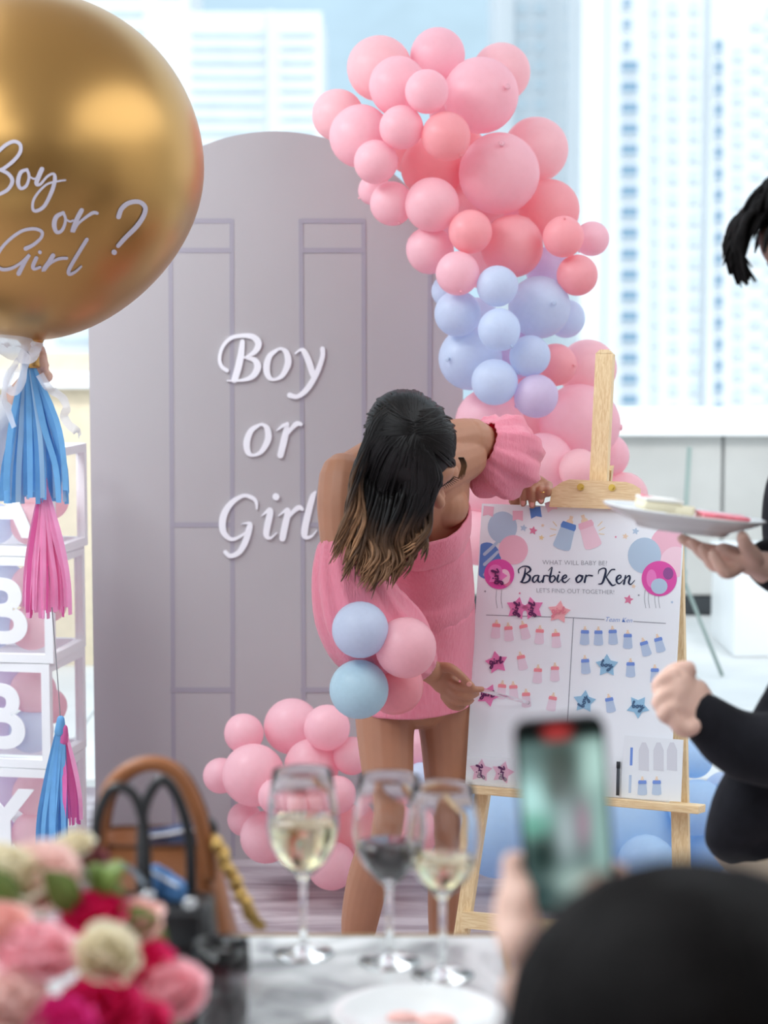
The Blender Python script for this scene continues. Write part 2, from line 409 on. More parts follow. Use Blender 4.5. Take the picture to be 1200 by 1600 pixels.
def ln(x0, y0, x1, y1, wd=7):
    m = MB()
    if abs(x1 - x0) < abs(y1 - y0): pts = [(x0 - wd / 2, y0), (x0 + wd / 2, y0), (x1 + wd / 2, y1), (x1 - wd / 2, y1)]
    else: pts = [(x0, y0 - wd / 2), (x1, y1 - wd / 2), (x1, y1 + wd / 2), (x0, y0 + wd / 2)]
    LNC[0] += 1; part('panel_line', m.polypx(pts, hb, -.002, .0006 + .0001 * LNC[0]), M_line, bd, False)
for (a_, b_2) in ((266, 362), (470, 568)):
    ln(a_, 342, a_ + 6, 1338); ln(b_2, 342, b_2 + 2, 1338)
    for y_ in (345, 391, 820, 1078): ln(a_, y_, b_2, y_, 8)
ln(672, 400, 668, 1338); ln(672, 1078, 720, 1078, 8)
def zz(lst, ox, oy, k): return [(ox + x / k, oy + y / k, w_ / k) for x, y, w_ in lst]
BOY = {
 'letter_b': [[(235,135,30),(225,220,42),(205,310,44),(185,375,40)],
   [(138,315,26),(105,290,24),(92,240,22),(110,170,22),(160,115,24),(230,98,26),(300,105,36),(335,145,42),(315,195,34),(265,228,16),(240,235,10)],
   [(250,235,14),(310,250,34),(330,295,44),(300,350,36),(240,375,20),(140,380,8)]],
 'letter_o': [[(455,185,20),(405,225,34),(385,300,42),(400,355,34),(435,372,18),(485,345,30),(520,270,42),(510,205,36),(480,180,20),(455,185,20)]],
 'letter_y': [[(565,210,10),(595,188,18),(620,197,34),(650,260,40),(675,340,36),(685,365,20)],
   [(735,180,30),(735,230,30),(700,330,34),(640,430,36),(580,478,28),(530,470,34)]],
 'letter_o_': [[(345,655,20),(290,690,34),(262,760,42),(270,825,36),(305,845,18),(355,820,30),(395,745,42),(390,680,36),(365,655,22),(345,655,20)]],
 'letter_r': [[(515,650,26),(500,730,42),(472,845,40)],[(450,690,8),(490,660,22),(515,655,26)],[(500,740,10),(540,680,26),(575,648,32),(600,652,24)]],
 'letter_g': [[(325,1180,12),(320,1135,22),(290,1108,26),(235,1100,24),(160,1150,36),(115,1230,44),(115,1320,40),(165,1370,24),(225,1350,18),(275,1310,14)],
   [(230,1275,6),(280,1270,20),(278,1300,38),(255,1380,40),(215,1450,34),(160,1475,28),(128,1450,26)]],
 'letter_i': [[(355,1225,6),(400,1187,26),(408,1205,40),(390,1290,42),(385,1345,36),(410,1362,18),(450,1330,6)],[(444,1104,44),(446,1106,44)]],
 'letter_r_': [[(460,1225,6),(510,1187,24),(518,1205,38),(500,1290,42),(485,1365,40)],[(505,1260,8),(550,1200,26),(588,1172,32),(610,1184,20)]],
 'letter_l': [[(692,1075,16),(672,1110,36),(640,1230,42),(622,1330,42),(635,1358,28),(670,1350,14),(700,1315,6)]],
}
for nm, sts in BOY.items():
    m = MB()
    for s_ in sts: m.stroke(zz(s_, 320, 500, 4), hb, .004, 6)
    part(nm.rstrip('_'), m, M_let, bd, False)

# ================================================================== balloons
def bal_mat(name, c, tc, tr=.38):
    return mat(name, c, .32, spec=.4, translucent=tr, tcol=tc, var=.03, vscale=6)
PINK = bal_mat('pink_latex', lin(255, 224, 232), lin(255, 206, 216), .5)
PINKD = bal_mat('deep_pink_latex', lin(255, 202, 208), lin(255, 186, 190), .5)
PINKL = bal_mat('pale_pink_latex', lin(255, 222, 227), lin(255, 212, 216), .5)
BLUE = bal_mat('pale_blue_latex', lin(224, 235, 248), lin(226, 236, 254), .5)
LILAC = bal_mat('lilac_latex', lin(230, 220, 236), lin(236, 220, 246), .5)
SKYB = bal_mat('sky_blue_latex', lin(206, 230, 247), lin(196, 224, 252), .5)
BMATS = {'p': PINK, 'd': PINKD, 'l': PINKL, 'b': BLUE, 'v': LILAC, 's': SKYB}
def bshape(p):                      # slight taper to the neck (-z)
    q = 1 - .10 * max(0, -p.z) ** 2; return V((p.x * q, p.y * q, p.z * (1.06 if p.z < 0 else 1.0)))
_bm = MB().ell((0, 0, 0), 1, nu=32, nv=20, shape=bshape)
_km = MB().lathe([(.02, -1.03), (.05, -1.06), (.035, -1.09), (.075, -1.15), (.085, -1.17), (.02, -1.16)], (0, 0, 0), 12)
_cache = {}
def balloon(c, r, key, label, group, aim=None, parent=None, squash=1.0):
    if key not in _cache:
        s_ = _bm.mesh('balloon_skin'); k_ = _km.mesh('knot')
        for me, in ((s_,), (k_,)):
            me.materials.append(BMATS[key]); me.polygons.foreach_set('use_smooth', [True] * len(me.polygons))
        _cache[key] = (s_, k_)
    if parent is None:
        root = thing('balloon', c, label, 'balloon', group)
    else:
        root = bpy.data.objects.new('balloon', None); COL.objects.link(root); root.parent = parent; root.location = c - wloc(parent)
        if label: root['label'] = label
    aim = V(aim) if aim else V((random.uniform(-1, 1), random.uniform(.2, 1), random.uniform(-.8, .8)))
    root.rotation_euler = (-aim).normalized().to_track_quat('Z', 'Y').to_euler(); root.scale = (r * squash, r * squash, r)
    for nm, me in zip(('balloon_skin', 'knot'), _cache[key]):
        o = bpy.data.objects.new(nm, me); COL.objects.link(o); o.parent = root
    return root
G1 = 'pink and blue balloons of the garland beside the arch'
T = (.3, -.85, .2)       # knot seen from the front
GAR = [  # px, py, r, dY, colour, label, aim
 (593,107,49,.06,'l','large pale pink balloon at the top corner of the garland over the arch'),
 (684,86,41,.10,'p','pink balloon at the very top centre of the garland'),
 (783,113,44,.16,'l','pale pink balloon half hidden at the top behind the biggest pink balloon'),
 (622,134,44,-.02,'p','medium pink balloon under the top corner of the garland'),
 (751,149,57,0,'p','very big pink balloon near the top with its knot facing out',(.55,-.8,.1)),
 (667,143,33,-.16,'p','small round pink balloon in front near the top of the garland'),
 (528,180,39,.05,'l','pink balloon furthest out along the arch top'),
 (563,213,47,-.02,'p','medium pink balloon overlapping the arch top edge'),
 (627,199,33,-.14,'p','small pink balloon in front of the upper garland, second from top'),
 (697,213,37,-.16,'d','rosy pink balloon below the biggest top balloon, knot at lower side',(.5,-.45,-.7)),
 (837,234,49,.14,'l','pale backlit pink balloon jutting out toward the tower'),
 (780,271,61,0,'p','biggest pink balloon in the middle of the garland with knot near top',(.0,-.8,.55)),
 (587,253,33,-.12,'p','small pink balloon hanging over the arch shoulder'),
 (675,262,47,.06,'d','deep coral pink balloon tucked behind in the garland centre'),
 (612,318,33,-.06,'p','small pink balloon low over the arch shoulder with knot underneath',(.3,-.5,-.8)),
 (585,296,24,.06,'p','tiny pink balloon peeping out behind the arch shoulder pair'),
 (675,320,41,-.10,'p','smooth medium pink balloon left of the biggest middle balloon'),
 (745,320,44,.10,'l','pale pink balloon filling the gap behind the middle of the garland'),
 (858,328,46,.10,'d','salmon balloon behind the big middle balloon on the tower side'),
 (735,362,33,-.14,'d','small rosy balloon in front below the middle of the garland'),
 (800,385,47,-.02,'d','round deep pink balloon just above the blue balloons'),
 (672,391,36,-.05,'p','pink balloon at the garland edge over the grey board'),
 (715,427,33,-.16,'p','lowest small pink balloon touching the blue ones',(.1,-.6,-.75)),
 (880,370,31,-.10,'d','small rosy balloon on the tower side above the blue cluster',(0,-.6,.7)),
 (925,373,26,.04,'p','outermost small pink balloon beside the tower windows'),
 (902,430,31,-.06,'d','lowest small rosy balloon on the outer side above the blue cluster'),
 (777,447,31,-.18,'b','grey blue balloon on top front of the blue cluster'),
 (843,480,47,-.04,'b','largest blue balloon with a dark knot facing out',(.3,-.9,.1)),
 (715,490,35,-.10,'b','blue balloon overlapping the edge of the grey board'),
 (700,455,25,.02,'b','small blue balloon half hidden under the lowest pink one'),
 (884,498,29,.06,'b','pale blue balloon peeking out behind the largest blue one'),
 (780,515,32,-.20,'b','front small blue balloon at the centre of the blue cluster',(.5,-.5,-.7)),
 (735,560,48,-.02,'b','big pale blue balloon low at the board edge',(-.6,-.7,0)),
 (800,548,44,.06,'v','lilac balloon behind the centre of the blue cluster'),
 (828,556,31,-.14,'b','small grey blue balloon beside the coral balloon',(-.5,-.4,-.7)),
 (773,597,35,-.16,'b','blue balloon lowest in the cluster above the woman'),
 (838,619,33,-.16,'v','small lilac balloon at the bottom of the blue cluster'),
 (855,420,33,.10,'v','lilac balloon glowing behind the outer rosy balloons'),
 (868,570,32,-.02,'d','coral balloon next to the blue cluster with its knot showing',(.7,-.7,0)),
 (918,576,44,.12,'l','pale backlit pink balloon behind the easel mast'),
 (905,662,60,.02,'p','large pink balloon behind the easel mast below the blue cluster'),
 (765,660,52,.08,'p','large pink balloon behind the woman\'s shoulder'),
 (815,680,46,.14,'l','pale pink balloon between shoulder and easel in the lower garland'),
 (850,722,44,.0,'p','medium pink balloon above the hand on the board'),
 (905,732,30,-.08,'l','small pale pink balloon just above the easel clamp'),
 (948,712,34,.10,'p','pink balloon edge showing past the easel mast'),
 (975,775,36,.12,'l','pale pink balloon rising behind the clamp end'),
 (762,760,44,.10,'p','pink balloon low behind the puffed sleeve'),
 (748,840,42,.10,'p','pink balloon between the dress and the board edge'),
 (800,850,46,.16,'p','pink balloon hidden behind the upper board'),
 (708,176,36,.20,'p','pink balloon glimpsed in the gap under the biggest top balloon'),
 (643,232,38,.18,'d','coral balloon glimpsed between the two small front balloons of the upper garland'),
 (728,238,34,.20,'d','coral balloon glimpsed beside the biggest middle balloon'),
 (750,415,34,.16,'l','pale pink balloon glimpsed between the pink and the blue balloons'),
 (690,355,32,.16,'p','pink balloon glimpsed over the arch behind the smooth medium one'),
 (815,330,40,.2,'p','pink balloon glimpsed behind the lower side of the biggest middle balloon'),
 (745,500,34,.14,'b','blue balloon glimpsed in the gap of the blue cluster'),
 (812,600,32,.1,'p','pink balloon glimpsed between the lowest blue and lilac balloons'),
]
def relax(L, Y0, lo, hi, floor=False):
    """slide neighbours apart in depth so that balloons touch instead of sinking into each other"""
    B = [[g[0], g[1], g[2], Y0 + g[3]] for g in L]
    for it in range(120):
        for i in range(len(B)):
            for j in range(i):
                a, b = B[i], B[j]; ra, rb = a[2] * mpp(a[3], a[1]), b[2] * mpp(b[3], b[1])
                pa, pb = at(a[0], a[1], a[3]), at(b[0], b[1], b[3]); d = pa - pb; need = (ra + rb) * .93
                lat = math.hypot(d.x, d.z)
                if d.length < need and lat < need:
                    want = math.sqrt(need * need - lat * lat); s_ = 1 if a[3] >= b[3] else -1
                    mv = (want - abs(a[3] - b[3])) * .25
                    a[3] += s_ * mv; b[3] -= s_ * mv
        for b in B:
            r = b[2] * mpp(b[3], b[1]); b[3] = min(max(b[3], lo), hi - (r + .01 if b[0] - b[2] < 724 else 0))
    return [b[3] for b in B]
YG = 5.06
for g, Y in zip(GAR, relax(GAR, YG, 4.62, 5.35)):
    px, py, r, dy, c, lab = g[:6]
    balloon(at(px, py, Y), r * 1.04 * mpp(Y, py), c, lab, G1, g[6] if len(g) > 6 else None)
G2 = 'pink balloons piled on the floor before the arch'
LOW = [
 (381,1146,31,.0,'p','small pink balloon at the top outer side of the floor pile'),
 (456,1135,44,.02,'p','large pink balloon at the top of the floor pile'),
 (511,1137,36,-.06,'p','pink balloon at the pile top next to the blue hand balloon'),
 (396,1211,49,-.08,'p','biggest pink balloon on the outer side of the floor pile'),
 (345,1212,28,.0,'p','small pink balloon sticking out furthest from the floor pile'),
 (487,1197,43,-.04,'p','medium pink balloon in the middle of the floor pile'),
 (550,1181,30,-.06,'p','small pink balloon beside the woman\'s bare thigh'),
 (382,1280,27,.02,'p','small pink balloon low on the outer side of the pile'),
 (416,1308,41,-.02,'p','large pink balloon at the lower outer side of the pile'),
 (430,1245,27,-.16,'p','small pink balloon seen through the rim of the white wine glass'),
 (478,1226,30,-.16,'l','pale pink balloon behind the white wine glass'),
 (458,1256,25,-.22,'l','tiny pale balloon in front of the pile behind the full glass'),
 (498,1252,25,-.22,'l','tiny round balloon in front of the pile nearest the knee'),
 (527,1242,30,-.12,'p','small pink balloon between the glass and the knee'),
 (532,1300,48,-.02,'d','deep pink balloon behind the shin'),
 (518,1353,38,-.06,'p','pink balloon lying on the carpet behind the wine glasses'),
 (470,1320,40,.04,'d','deep pink balloon low in the heart of the pile'),
 (640,1165,32,.0,'p','pink balloon showing between the woman\'s thighs'),
 (636,1225,34,.06,'p','pink balloon showing between the woman\'s knees'),
 (630,1300,46,.0,'d','mauve pink balloon between the woman\'s calves'),
 (650,1112,24,.0,'b','pale blue balloon just under the dress hem'),
 (658,1215,24,-.06,'b','small blue balloon between the knees'),
]
YL = 5.02
for g, Y in zip(LOW, relax(LOW, YL, 4.7, 5.35)):
    px, py, r, dy, c, lab = g[:6]
    balloon(at(px, py, Y), r * mpp(Y, py), c, lab, G2)
G3 = 'sky blue balloons piled behind the easel'
LOB = (
 (780,1300,72,0,'s','large sky blue balloon behind the easel\'s near leg'),
 (960,1300,96,.02,'s','largest sky blue balloon under the easel ledge'),
 (870,1330,62,.1,'s','sky blue balloon behind the phone'),
 (1084,1186,30,.02,'s','small sky blue balloon highest beside the board corner'),
 (1088,1262,44,-.04,'s','sky blue balloon beside the easel leg under the ledge'),
 (1135,1245,40,.02,'b','pale blue balloon outermost near the dark sleeve'),
 (1105,1325,42,.02,'s','sky blue balloon lowest near the jacket hem'),
 (1010,1350,46,-.06,'s','sky blue balloon on the floor beneath the ledge'),
 (757,1210,36,.08,'b','pale blue balloon behind the board\'s lower corner'))
for (px, py, r, dy, c, lab), Y in zip(LOB, relax(LOB, 5.0, 4.75, 5.6)):
    balloon(at(px, py, Y), r * mpp(Y, py), c, lab, G3)
# ================================================================== easel and guessing board
yw, tl = math.radians(21), math.radians(10)
BU = V((math.cos(yw), -math.sin(yw), 0)); BB = V((math.sin(yw), math.cos(yw), 0))
BV = V((0, 0, math.cos(tl))) + BB * math.sin(tl)
BN = BV.cross(BU).normalized()
if BN.y > 0: BN = -BN
BW, BH = .457, .622
B0 = at(727, 1225, 4.3)
def hp(px, py, l=0):
    d = ray(px, py); o = V((0, 0, CAM_H)); P = B0 + BN * l
    return o + d * ((P - o).dot(BN) / d.dot(BN))
def bl(a, b, c=0): return B0 + BU * a + BV * b + BN * c
def uv(px, py, l=0):
    p = hp(px, py, l) - B0; return p.dot(BU), p.dot(BV)
def slab(mb, a0, b0, a1, b1, c0, c1, bev=0):
    M = Matrix((BU, BV, BN)).transposed().to_4x4(); M.translation = B0
    return mb.box(((a0 + a1) / 2, (b0 + b1) / 2, (c0 + c1) / 2), (a1 - a0, b1 - b0, abs(c1 - c0)), M, bev)
def bar(mb, p, q, wd, dp, cc):      # bar in board plane coords between (a,b) points
    d = V((q[0] - p[0], q[1] - p[1], 0)).normalized(); n = V((-d.y, d.x, 0)) * wd / 2
    qs = []
    for c in (cc - dp / 2, cc + dp / 2):
        for (pt, s_) in ((p, -1), (p, 1), (q, 1), (q, -1)):
            qs.append(bl(pt[0] + n.x * s_, pt[1] + n.y * s_, c))
    return mb.hexa(qs)
PINE = wood_mat('pine_wood', lin(238, 212, 168), lin(220, 186, 138), (26, 26, 1.2))
PINEH = wood_mat('pine_wood_cross', lin(240, 214, 170), lin(222, 188, 140), (1.2, 8, 40))
def zfloor(p, q):                   # extend line p->q in plane to floor z=0 (c=-.03)
    A = bl(*p, -.03); B = bl(*q, -.03); t = (A.z - .004) / (A.z - B.z); return (p[0] + (q[0] - p[0]) * t, p[1] + (q[1] - p[1]) * t)
ez = thing('easel', bl(BW / 2, 0, -.2), 'pine wood display easel holding the white guessing board', 'easel'); ez.location.z = 0
mt = uv(946, 553, -.03); mb_ = uv(934, 800, -.03)
mdir = ((mb_[0] - mt[0]) / (mt[1] - mb_[1]))
m = MB(); bar(m, (mt[0], mt[1]), (mt[0] + mdir * (mt[1] - .004), .004), .039, .022, -.03)
tp = [bl(mt[0] - .0195, mt[1] - .001, -.041), bl(mt[0] - .010, mt[1] + .008, -.041), bl(mt[0] + .010, mt[1] + .008, -.041), bl(mt[0] + .0195, mt[1] - .001, -.041)]
m.poly([p + BN * .022 for p in tp], tp)
part('mast', m, PINE, ez, False)
# clamp with chamfered shoulders
cpx = [(858, 792), (1001, 797), (1001, 764), (990, 757), (978, 753), (890, 749), (878, 753), (862, 764)]
m = MB(); m.polypx(cpx, hp, -.012, .016); cl = part('clamp', m, PINEH, ez, False)
M_brass = mat('brass_bolt', lin(214, 180, 92), .3, metal=1)
for (x, y) in ((907, 761), (956, 762)):
    m = MB(); m.dot(x, y, 11, hp, .019); m.dot(x, y, 5, hp, .023); part('bolt', m, M_brass, cl, False)
# legs
L0, L1 = uv(817, 790, -.03), uv(717, 1460, -.03); R0, R1 = uv(1050, 790, -.03), uv(1061, 1340, -.03)
part('leg', bar(MB(), L0, zfloor(L0, L1), .031, .022, -.052), PINE, ez, False)
part('leg', bar(MB(), R0, zfloor(R0, R1), .036, .022, -.052), PINE, ez, False)
A = bl(mt[0] + .01, mt[1] - .25, -.05); Bk = V((A.x - .06, A.y + .55, .004)); sdv = BU * .016; tk = (Bk - A).cross(BU).normalized() * .011
part('leg', MB().hexa([A - sdv - tk, A + sdv - tk, A + sdv + tk, A - sdv + tk, Bk - sdv - tk, Bk + sdv - tk, Bk + sdv + tk, Bk - sdv + tk]), PINE, ez, False)
c0, c1 = uv(722, 1437, -.03), uv(1062, 1468, -.03)
part('crossbar', bar(MB(), c0, c1, .036, .020, -.036), PINEH, ez, False)
t0, t1 = uv(812, 805, -.03), uv(1052, 812, -.03)
part('crossbar', bar(MB(), t0, t1, .036, .018, -.036), PINEH, ez, False)
s0, s1 = uv(705, 1231, .02), uv(1093, 1263, .02)
m = MB(); slab(m, s0[0], s0[1] - .008, s1[0], s0[1] + .009, -.045, .03, .002)
part('ledge', m, PINEH, ez, False)

# ---------------- the board
bo = thing('guessing_board', bl(BW / 2, 0, 0), 'white party guessing board with a navy script heading, standing on the easel ledge', 'sign')
M_brd = mat('board_white_print', lin(240, 246, 252), .55, var=.01, vscale=4)
part('panel', slab(MB(), 0, .0, BW, BH, -.006, 0), M_brd, bo, False)
def flat(name, col): return mat('print_' + name, col, .6)
INK, GREY = flat('navy', lin(22, 38, 70)), flat('grey', lin(150, 154, 164))
PB, PPK, PDB, PYE, PBE = flat('pale_blue', lin(182, 206, 228)), flat('pale_pink', lin(242, 190, 208)), flat('mid_blue', lin(96, 140, 208)), flat('yellow', lin(240, 214, 160)), flat('beige', lin(240, 216, 190))
PPP = flat('lightest_pink', lin(246, 212, 226)); PRO = flat('rose', lin(226, 130, 165))
def circ(x, y, r, n=28, e=1.0): return [(x + r * math.cos(2 * math.pi * q / n), y + r * e * math.sin(2 * math.pi * q / n)) for q in range(n)]
BX0 = lambda y: 727 + (1225 - y) * 26.2 / 441 + 1
def clipL(pts): return [(max(x, BX0(y) + .5), y) for x, y in pts]
BX1 = lambda y: 1045.5 + (1253 - y) * 24.2 / 458 - 1
def clipR(pts): return [(min(x, BX1(y) - .5), y) for x, y in pts]
def pr(name, pts, m_, l=.0006): return part(name, MB().polypx(pts, hp, 0, l), m_, bo, False)
pr('printed_balloon', clipL(circ(785, 824, 23, e=1.08)), PB, .0004)
pr('printed_balloon', clipL(circ(802, 859, 23)), PPK, .0007)
pr('printed_balloon', clipL(circ(761, 876, 22, e=1.3)), PDB, .0005)
for dy in (-12, 4, 20): 
    part('printed_stripe', MB().stroke([(757, 874 + dy + 4, 5), (768, 868 + dy, 5), (778, 858 + dy, 4)], hp, .0008), PB, bo, False)
pr('printed_balloon', clipR(circ(1046, 852, 30)), PPK, .0004)
pr('printed_balloon', circ(1007, 868, 26, e=1.08), PB, .0007)
pr('printed_balloon', clipR(circ(1056, 878, 24)), PPP, .0006)
for x in (776, 784, 1008, 1014, 1024, 1030):
    part('printed_string', MB().stroke([(x, 922, .7), (x - 1, 936, .7), (x + 1, 950, .7)], hp, .0004), GREY, bo, False)
def flag(x, y, s_, an, m_):
    c, s2 = math.cos(an), math.sin(an)
    pr('printed_flag', [(x + a * c - b * s2, y + a * s2 + b * c) for a, b in ((-s_, -s_), (s_, -s_), (s_, s_), (0, s_ * .65), (-s_, s_))], m_)
flag(763, 799, 8, .1, PPK); flag(809, 806, 8, 0, PPK); flag(837, 801, 8.5, -.15, PDB); flag(861, 791, 8, -.35, PPP); flag(948, 790, 6, .2, PPP)
def starp(x, y, r, rot=0, inner=.5, n=5): return [(x + (r if q % 2 == 0 else r * inner) * math.sin(rot + q * math.pi / n), y - (r if q % 2 == 0 else r * inner) * math.cos(rot + q * math.pi / n)) for q in range(2 * n)]
for x, y, r, m_ in ((818, 825, 6, PB), (833, 829, 7, PRO), (846, 840, 4.5, PYE), (848, 821, 3, PBE), (993, 830, 6, PB), (977, 838, 5, PBE), (982, 937, 8, PRO), (990, 916, 4, PBE), (962, 839, 2, PRO), (758, 924, 2, GREY), (812, 927, 2, PRO), (1050, 941, 2.5, PB), (998, 930, 2, GREY)):
    pr('printed_star', starp(x, y, r, .2), m_)
def bottle_art(x, y, h, an, body, cap, nip, base, l=.0008, root=None, names=('bottle', 'cap', 'teat')):
    c, s2 = math.cos(an), math.sin(an); T_ = lambda L: [(x + (a * c - b * s2) * h, y + (a * s2 + b * c) * h) for a, b in L]
    P = root or bo
    out = []
    for nm, L, m_, ll in ((names[0], [(-.23, .46), (-.25, .40), (-.20, -.12), (.20, -.12), (.25, .40), (.23, .46), (.1, .5), (-.1, .5)], body, l),
                      (names[1], [(-.20, -.10), (-.22, -.17), (-.19, -.28), (.19, -.28), (.22, -.17), (.20, -.10)], cap, l * 1.4),
                      (names[2], [(-.10, -.28), (-.09, -.34), (-.045, -.38), (-.05, -.48), (.05, -.48), (.045, -.38), (.09, -.34), (.10, -.28)], nip, l * 1.2)):
        out.append(part(nm, MB().polypx(T_(L), hp, 0, ll), m_, P, False))
    return out
bottle_art(885, 832, 56, .32, PB, PDB, PBE, 0, names=('printed_bottle', 'printed_cap', 'printed_teat'))
bottle_art(919, 830, 56, -.34, PPP, PPK, PBE, 0, names=('printed_bottle', 'printed_cap', 'printed_teat'))
for x0, y0, x1, y1 in ((864, 815, 870, 822), (860, 826, 869, 828), (859, 838, 868, 835), (934, 822, 941, 815), (936, 829, 945, 824), (936, 834, 944, 835)):
    part('printed_ray', MB().stroke([(x0, y0, 1), (x1, y1, 1)], hp, .0005), PYE, bo, False)
def sans(txt, x0, y0, width, slope, m_, shear=0, off=0.0):
    cu = bpy.data.curves.new('t', 'FONT'); cu.body = txt; cu.size = 1; cu.shear = shear; cu.offset = off; cu.resolution_u = 3
    o = bpy.data.objects.new('t', cu); COL.objects.link(o)
    me = bpy.data.meshes.new_from_object(o.evaluated_get(bpy.context.evaluated_depsgraph_get())); bpy.data.objects.remove(o)
    xs = [v.co.x for v in me.vertices]; k_ = width / (max(xs) - min(xs)); mn = min(xs)
    m = MB().add([hp(x0 + (v.co.x - mn) * k_, y0 - v.co.y * k_ + slope * (v.co.x - mn) * k_, .0006) for v in me.vertices], [tuple(p.vertices) for p in me.polygons])
    bpy.data.meshes.remove(me)
    return part('lettering', m, m_, bo, False)
sans('WHAT WILL BABY BE?', 847.5, 882, 101, .015, GREY, off=-.012)
sans("LET'S FIND OUT TOGETHER!", 838.5, 925.5, 121, .025, GREY, off=-.012)
sans('Team Ken', 947, 971, 41, .04, PDB, shear=.35, off=-.01)
HEAD = [
 [(285,450,5),(281,490,13),(266,525,11)],[(250,478,5),(248,458,6),(272,441,6),(303,444,10),(313,463,11),(290,481,6)],[(290,482,6),(311,497,12),(305,520,11),(280,531,7),(258,526,6)],
 [(356,490,6),(335,495,9),(325,515,11),(335,529,7),(353,510,6),(361,490,7),(354,515,12),(364,528,7),(380,515,4)],
 [(388,492,8),(381,526,12)],[(382,510,4),(395,492,7),(412,494,8)],
 [(412,465,3),(432,445,5),(428,470,9),(420,505,12),(422,524,9),(434,528,7),(450,508,10),(440,492,7),(424,502,4)],
 [(468,490,10),(461,516,11),(469,528,6),(481,514,4)],[(473,473,10),(474,474,10)],
 [(490,512,5),(512,500,8),(507,488,7),(492,500,11),(490,520,11),(505,529,7),(530,508,4)],
 [(582,489,7),(566,508,12),(572,529,8),(590,521,10),(599,501,11),(584,489,7),(606,494,4)],
 [(620,490,9),(612,527,12)],[(614,510,4),(630,491,7),(655,493,8)],
 [(688,482,4),(692,462,6),(715,451,7),(729,460,10),(722,500,13),(708,534,10),(690,538,5)],[(778,458,7),(757,462,7),(730,502,5)],[(731,500,6),(750,530,12),(766,546,9),(783,540,4)],
 [(786,517,5),(812,502,8),(806,489,7),(790,502,11),(789,525,11),(804,536,7),(826,515,4)],
 [(838,492,8),(829,537,12)],[(832,515,4),(856,492,8),(862,505,11),(855,530,11),(867,540,6),(888,518,4)]]
for s_ in HEAD:
    part('heading_stroke', MB().stroke(zz(s_, 740, 760, 3.529), hp, .0008, 5), INK, bo, False)
for (x0, y0, x1, y1) in ((760, 961, 893, 965), (893, 965, 944, 968), (990, 971, 1040, 974)):
    part('printed_rule', MB().stroke([(x0, y0, 1.2), (x1, y1, 1.2)], hp, .0004), GREY, bo, False)
part('printed_rule', MB().stroke([(896, 966, 1.3), (886, 1140, 1.3), (880, 1240, 1.3)], hp, .0004), GREY, bo, False)

# ---------------- stickers stuck on the board (each a thing)
BPK, BPC = flat('sticker_bottle_pink', lin(236, 218, 232)), flat('sticker_bow_coral', lin(246, 150, 160))
BBL, BBC = flat('sticker_bottle_blue', lin(186, 206, 232)), flat('sticker_bow_blue', lin(116, 150, 222))
S2 = lambda X, Y: (730 + X / 3.4286, 920 + Y / 3.4286)
def bottle_sticker(X, Y, deg, pink, label, group, l=.0010):
    x, y = S2(X, Y); r = thing('bottle_sticker', hp(x, y + 14, .0006), label, 'sticker', group)
    bottle_art(x, y, 30, math.radians(deg), BPK if pink else BBL, BPC if pink else BBC, PBE, 0, l, r)
GP, GB = 'pink bottle stickers on the board', 'blue bottle stickers on the board'
ORD = ['first', 'second', 'third', 'fourth', 'fifth', 'sixth']
for i, (X, Y, d) in enumerate(((155,215,4),(222,230,-4),(306,220,-14),(388,245,3),(476,265,-4))):
    bottle_sticker(X, Y, d, True, 'pale pink bottle sticker, %s along the top row of pink bottles' % ORD[i], GP)
for (X, Y, d, l) in ((292,385,-12,'tilted pink bottle sticker next to the upright pink girl star'), (378,455,3,'pink bottle sticker, middle of the second pink row'), (470,445,0,'pink bottle sticker, last of the second pink row by the dividing line'),
    (185,540,6,'pink bottle sticker just above the clear rod, nearest the covered star'), (248,545,-3,'pink bottle sticker just above the clear rod, second from the covered star'),
    (316,585,-2,'pink bottle sticker at the very tip of the clear rod'), (455,605,10,'leaning pink bottle sticker lowest beside the dividing line')):
    bottle_sticker(X, Y, d, True, l, GP)
for i, (X, Y, d) in enumerate(((630,250,2),(703,252,0),(780,248,-3),(860,270,0),(952,310,-16),(1028,290,-14))):
    bottle_sticker(X, Y, d, False, 'pale blue bottle sticker, %s along the top row of blue bottles' % ORD[i], GB)
for (X, Y, d, l) in ((633,405,-4,'blue bottle sticker before the middle boy star'), (875,422,0,'blue bottle sticker after the middle boy star'), (1005,455,0,'blue bottle sticker partly behind the pointing fist'), (764,612,-10,'leaning blue bottle sticker between the two lower boy stars')):
    bottle_sticker(X, Y, d, False, l, GB)
STP, STL, STB = mat('glitter_pink', lin(232, 130, 184), .35, var=.14, vscale=900), mat('glitter_peach', lin(246, 178, 184), .35, var=.12, vscale=900), mat('glitter_blue', lin(150, 196, 226), .35, var=.14, vscale=900)
LET_P, LET_L, LET_B = flat('dark_plum', lin(96, 36, 92)), flat('salmon', lin(232, 140, 156)), flat('slate', lin(70, 104, 140))
WORD = {'girl': [[(-.30,-.12),(-.42,-.15),(-.46,.02),(-.36,.06),(-.28,-.12),(-.30,.18),(-.40,.34),(-.50,.26),(-.2,.02)], [(-.16,-.12),(-.18,.06),(-.08,.02)], [(-.14,-.26),(-.13,-.25)], [(-.02,-.14),(.02,-.08),(0,.08),(.06,-.10),(.16,-.12)], [(.22,.04),(.34,-.30),(.28,-.34),(.22,-.1),(.24,.08),(.42,-.02)]],
        'boy': [[(-.40,-.02),(-.26,-.32),(-.33,-.34),(-.38,-.05),(-.32,.08),(-.20,.0),(-.26,-.08),(-.36,-.02)], [(-.06,-.10),(-.14,.0),(-.06,.08),(.04,-.02),(-.06,-.10),(.10,-.08)], [(.14,-.12),(.16,.02),(.28,-.10),(.30,-.12),(.24,.2),(.12,.34),(.06,.26),(.40,.0)]]}
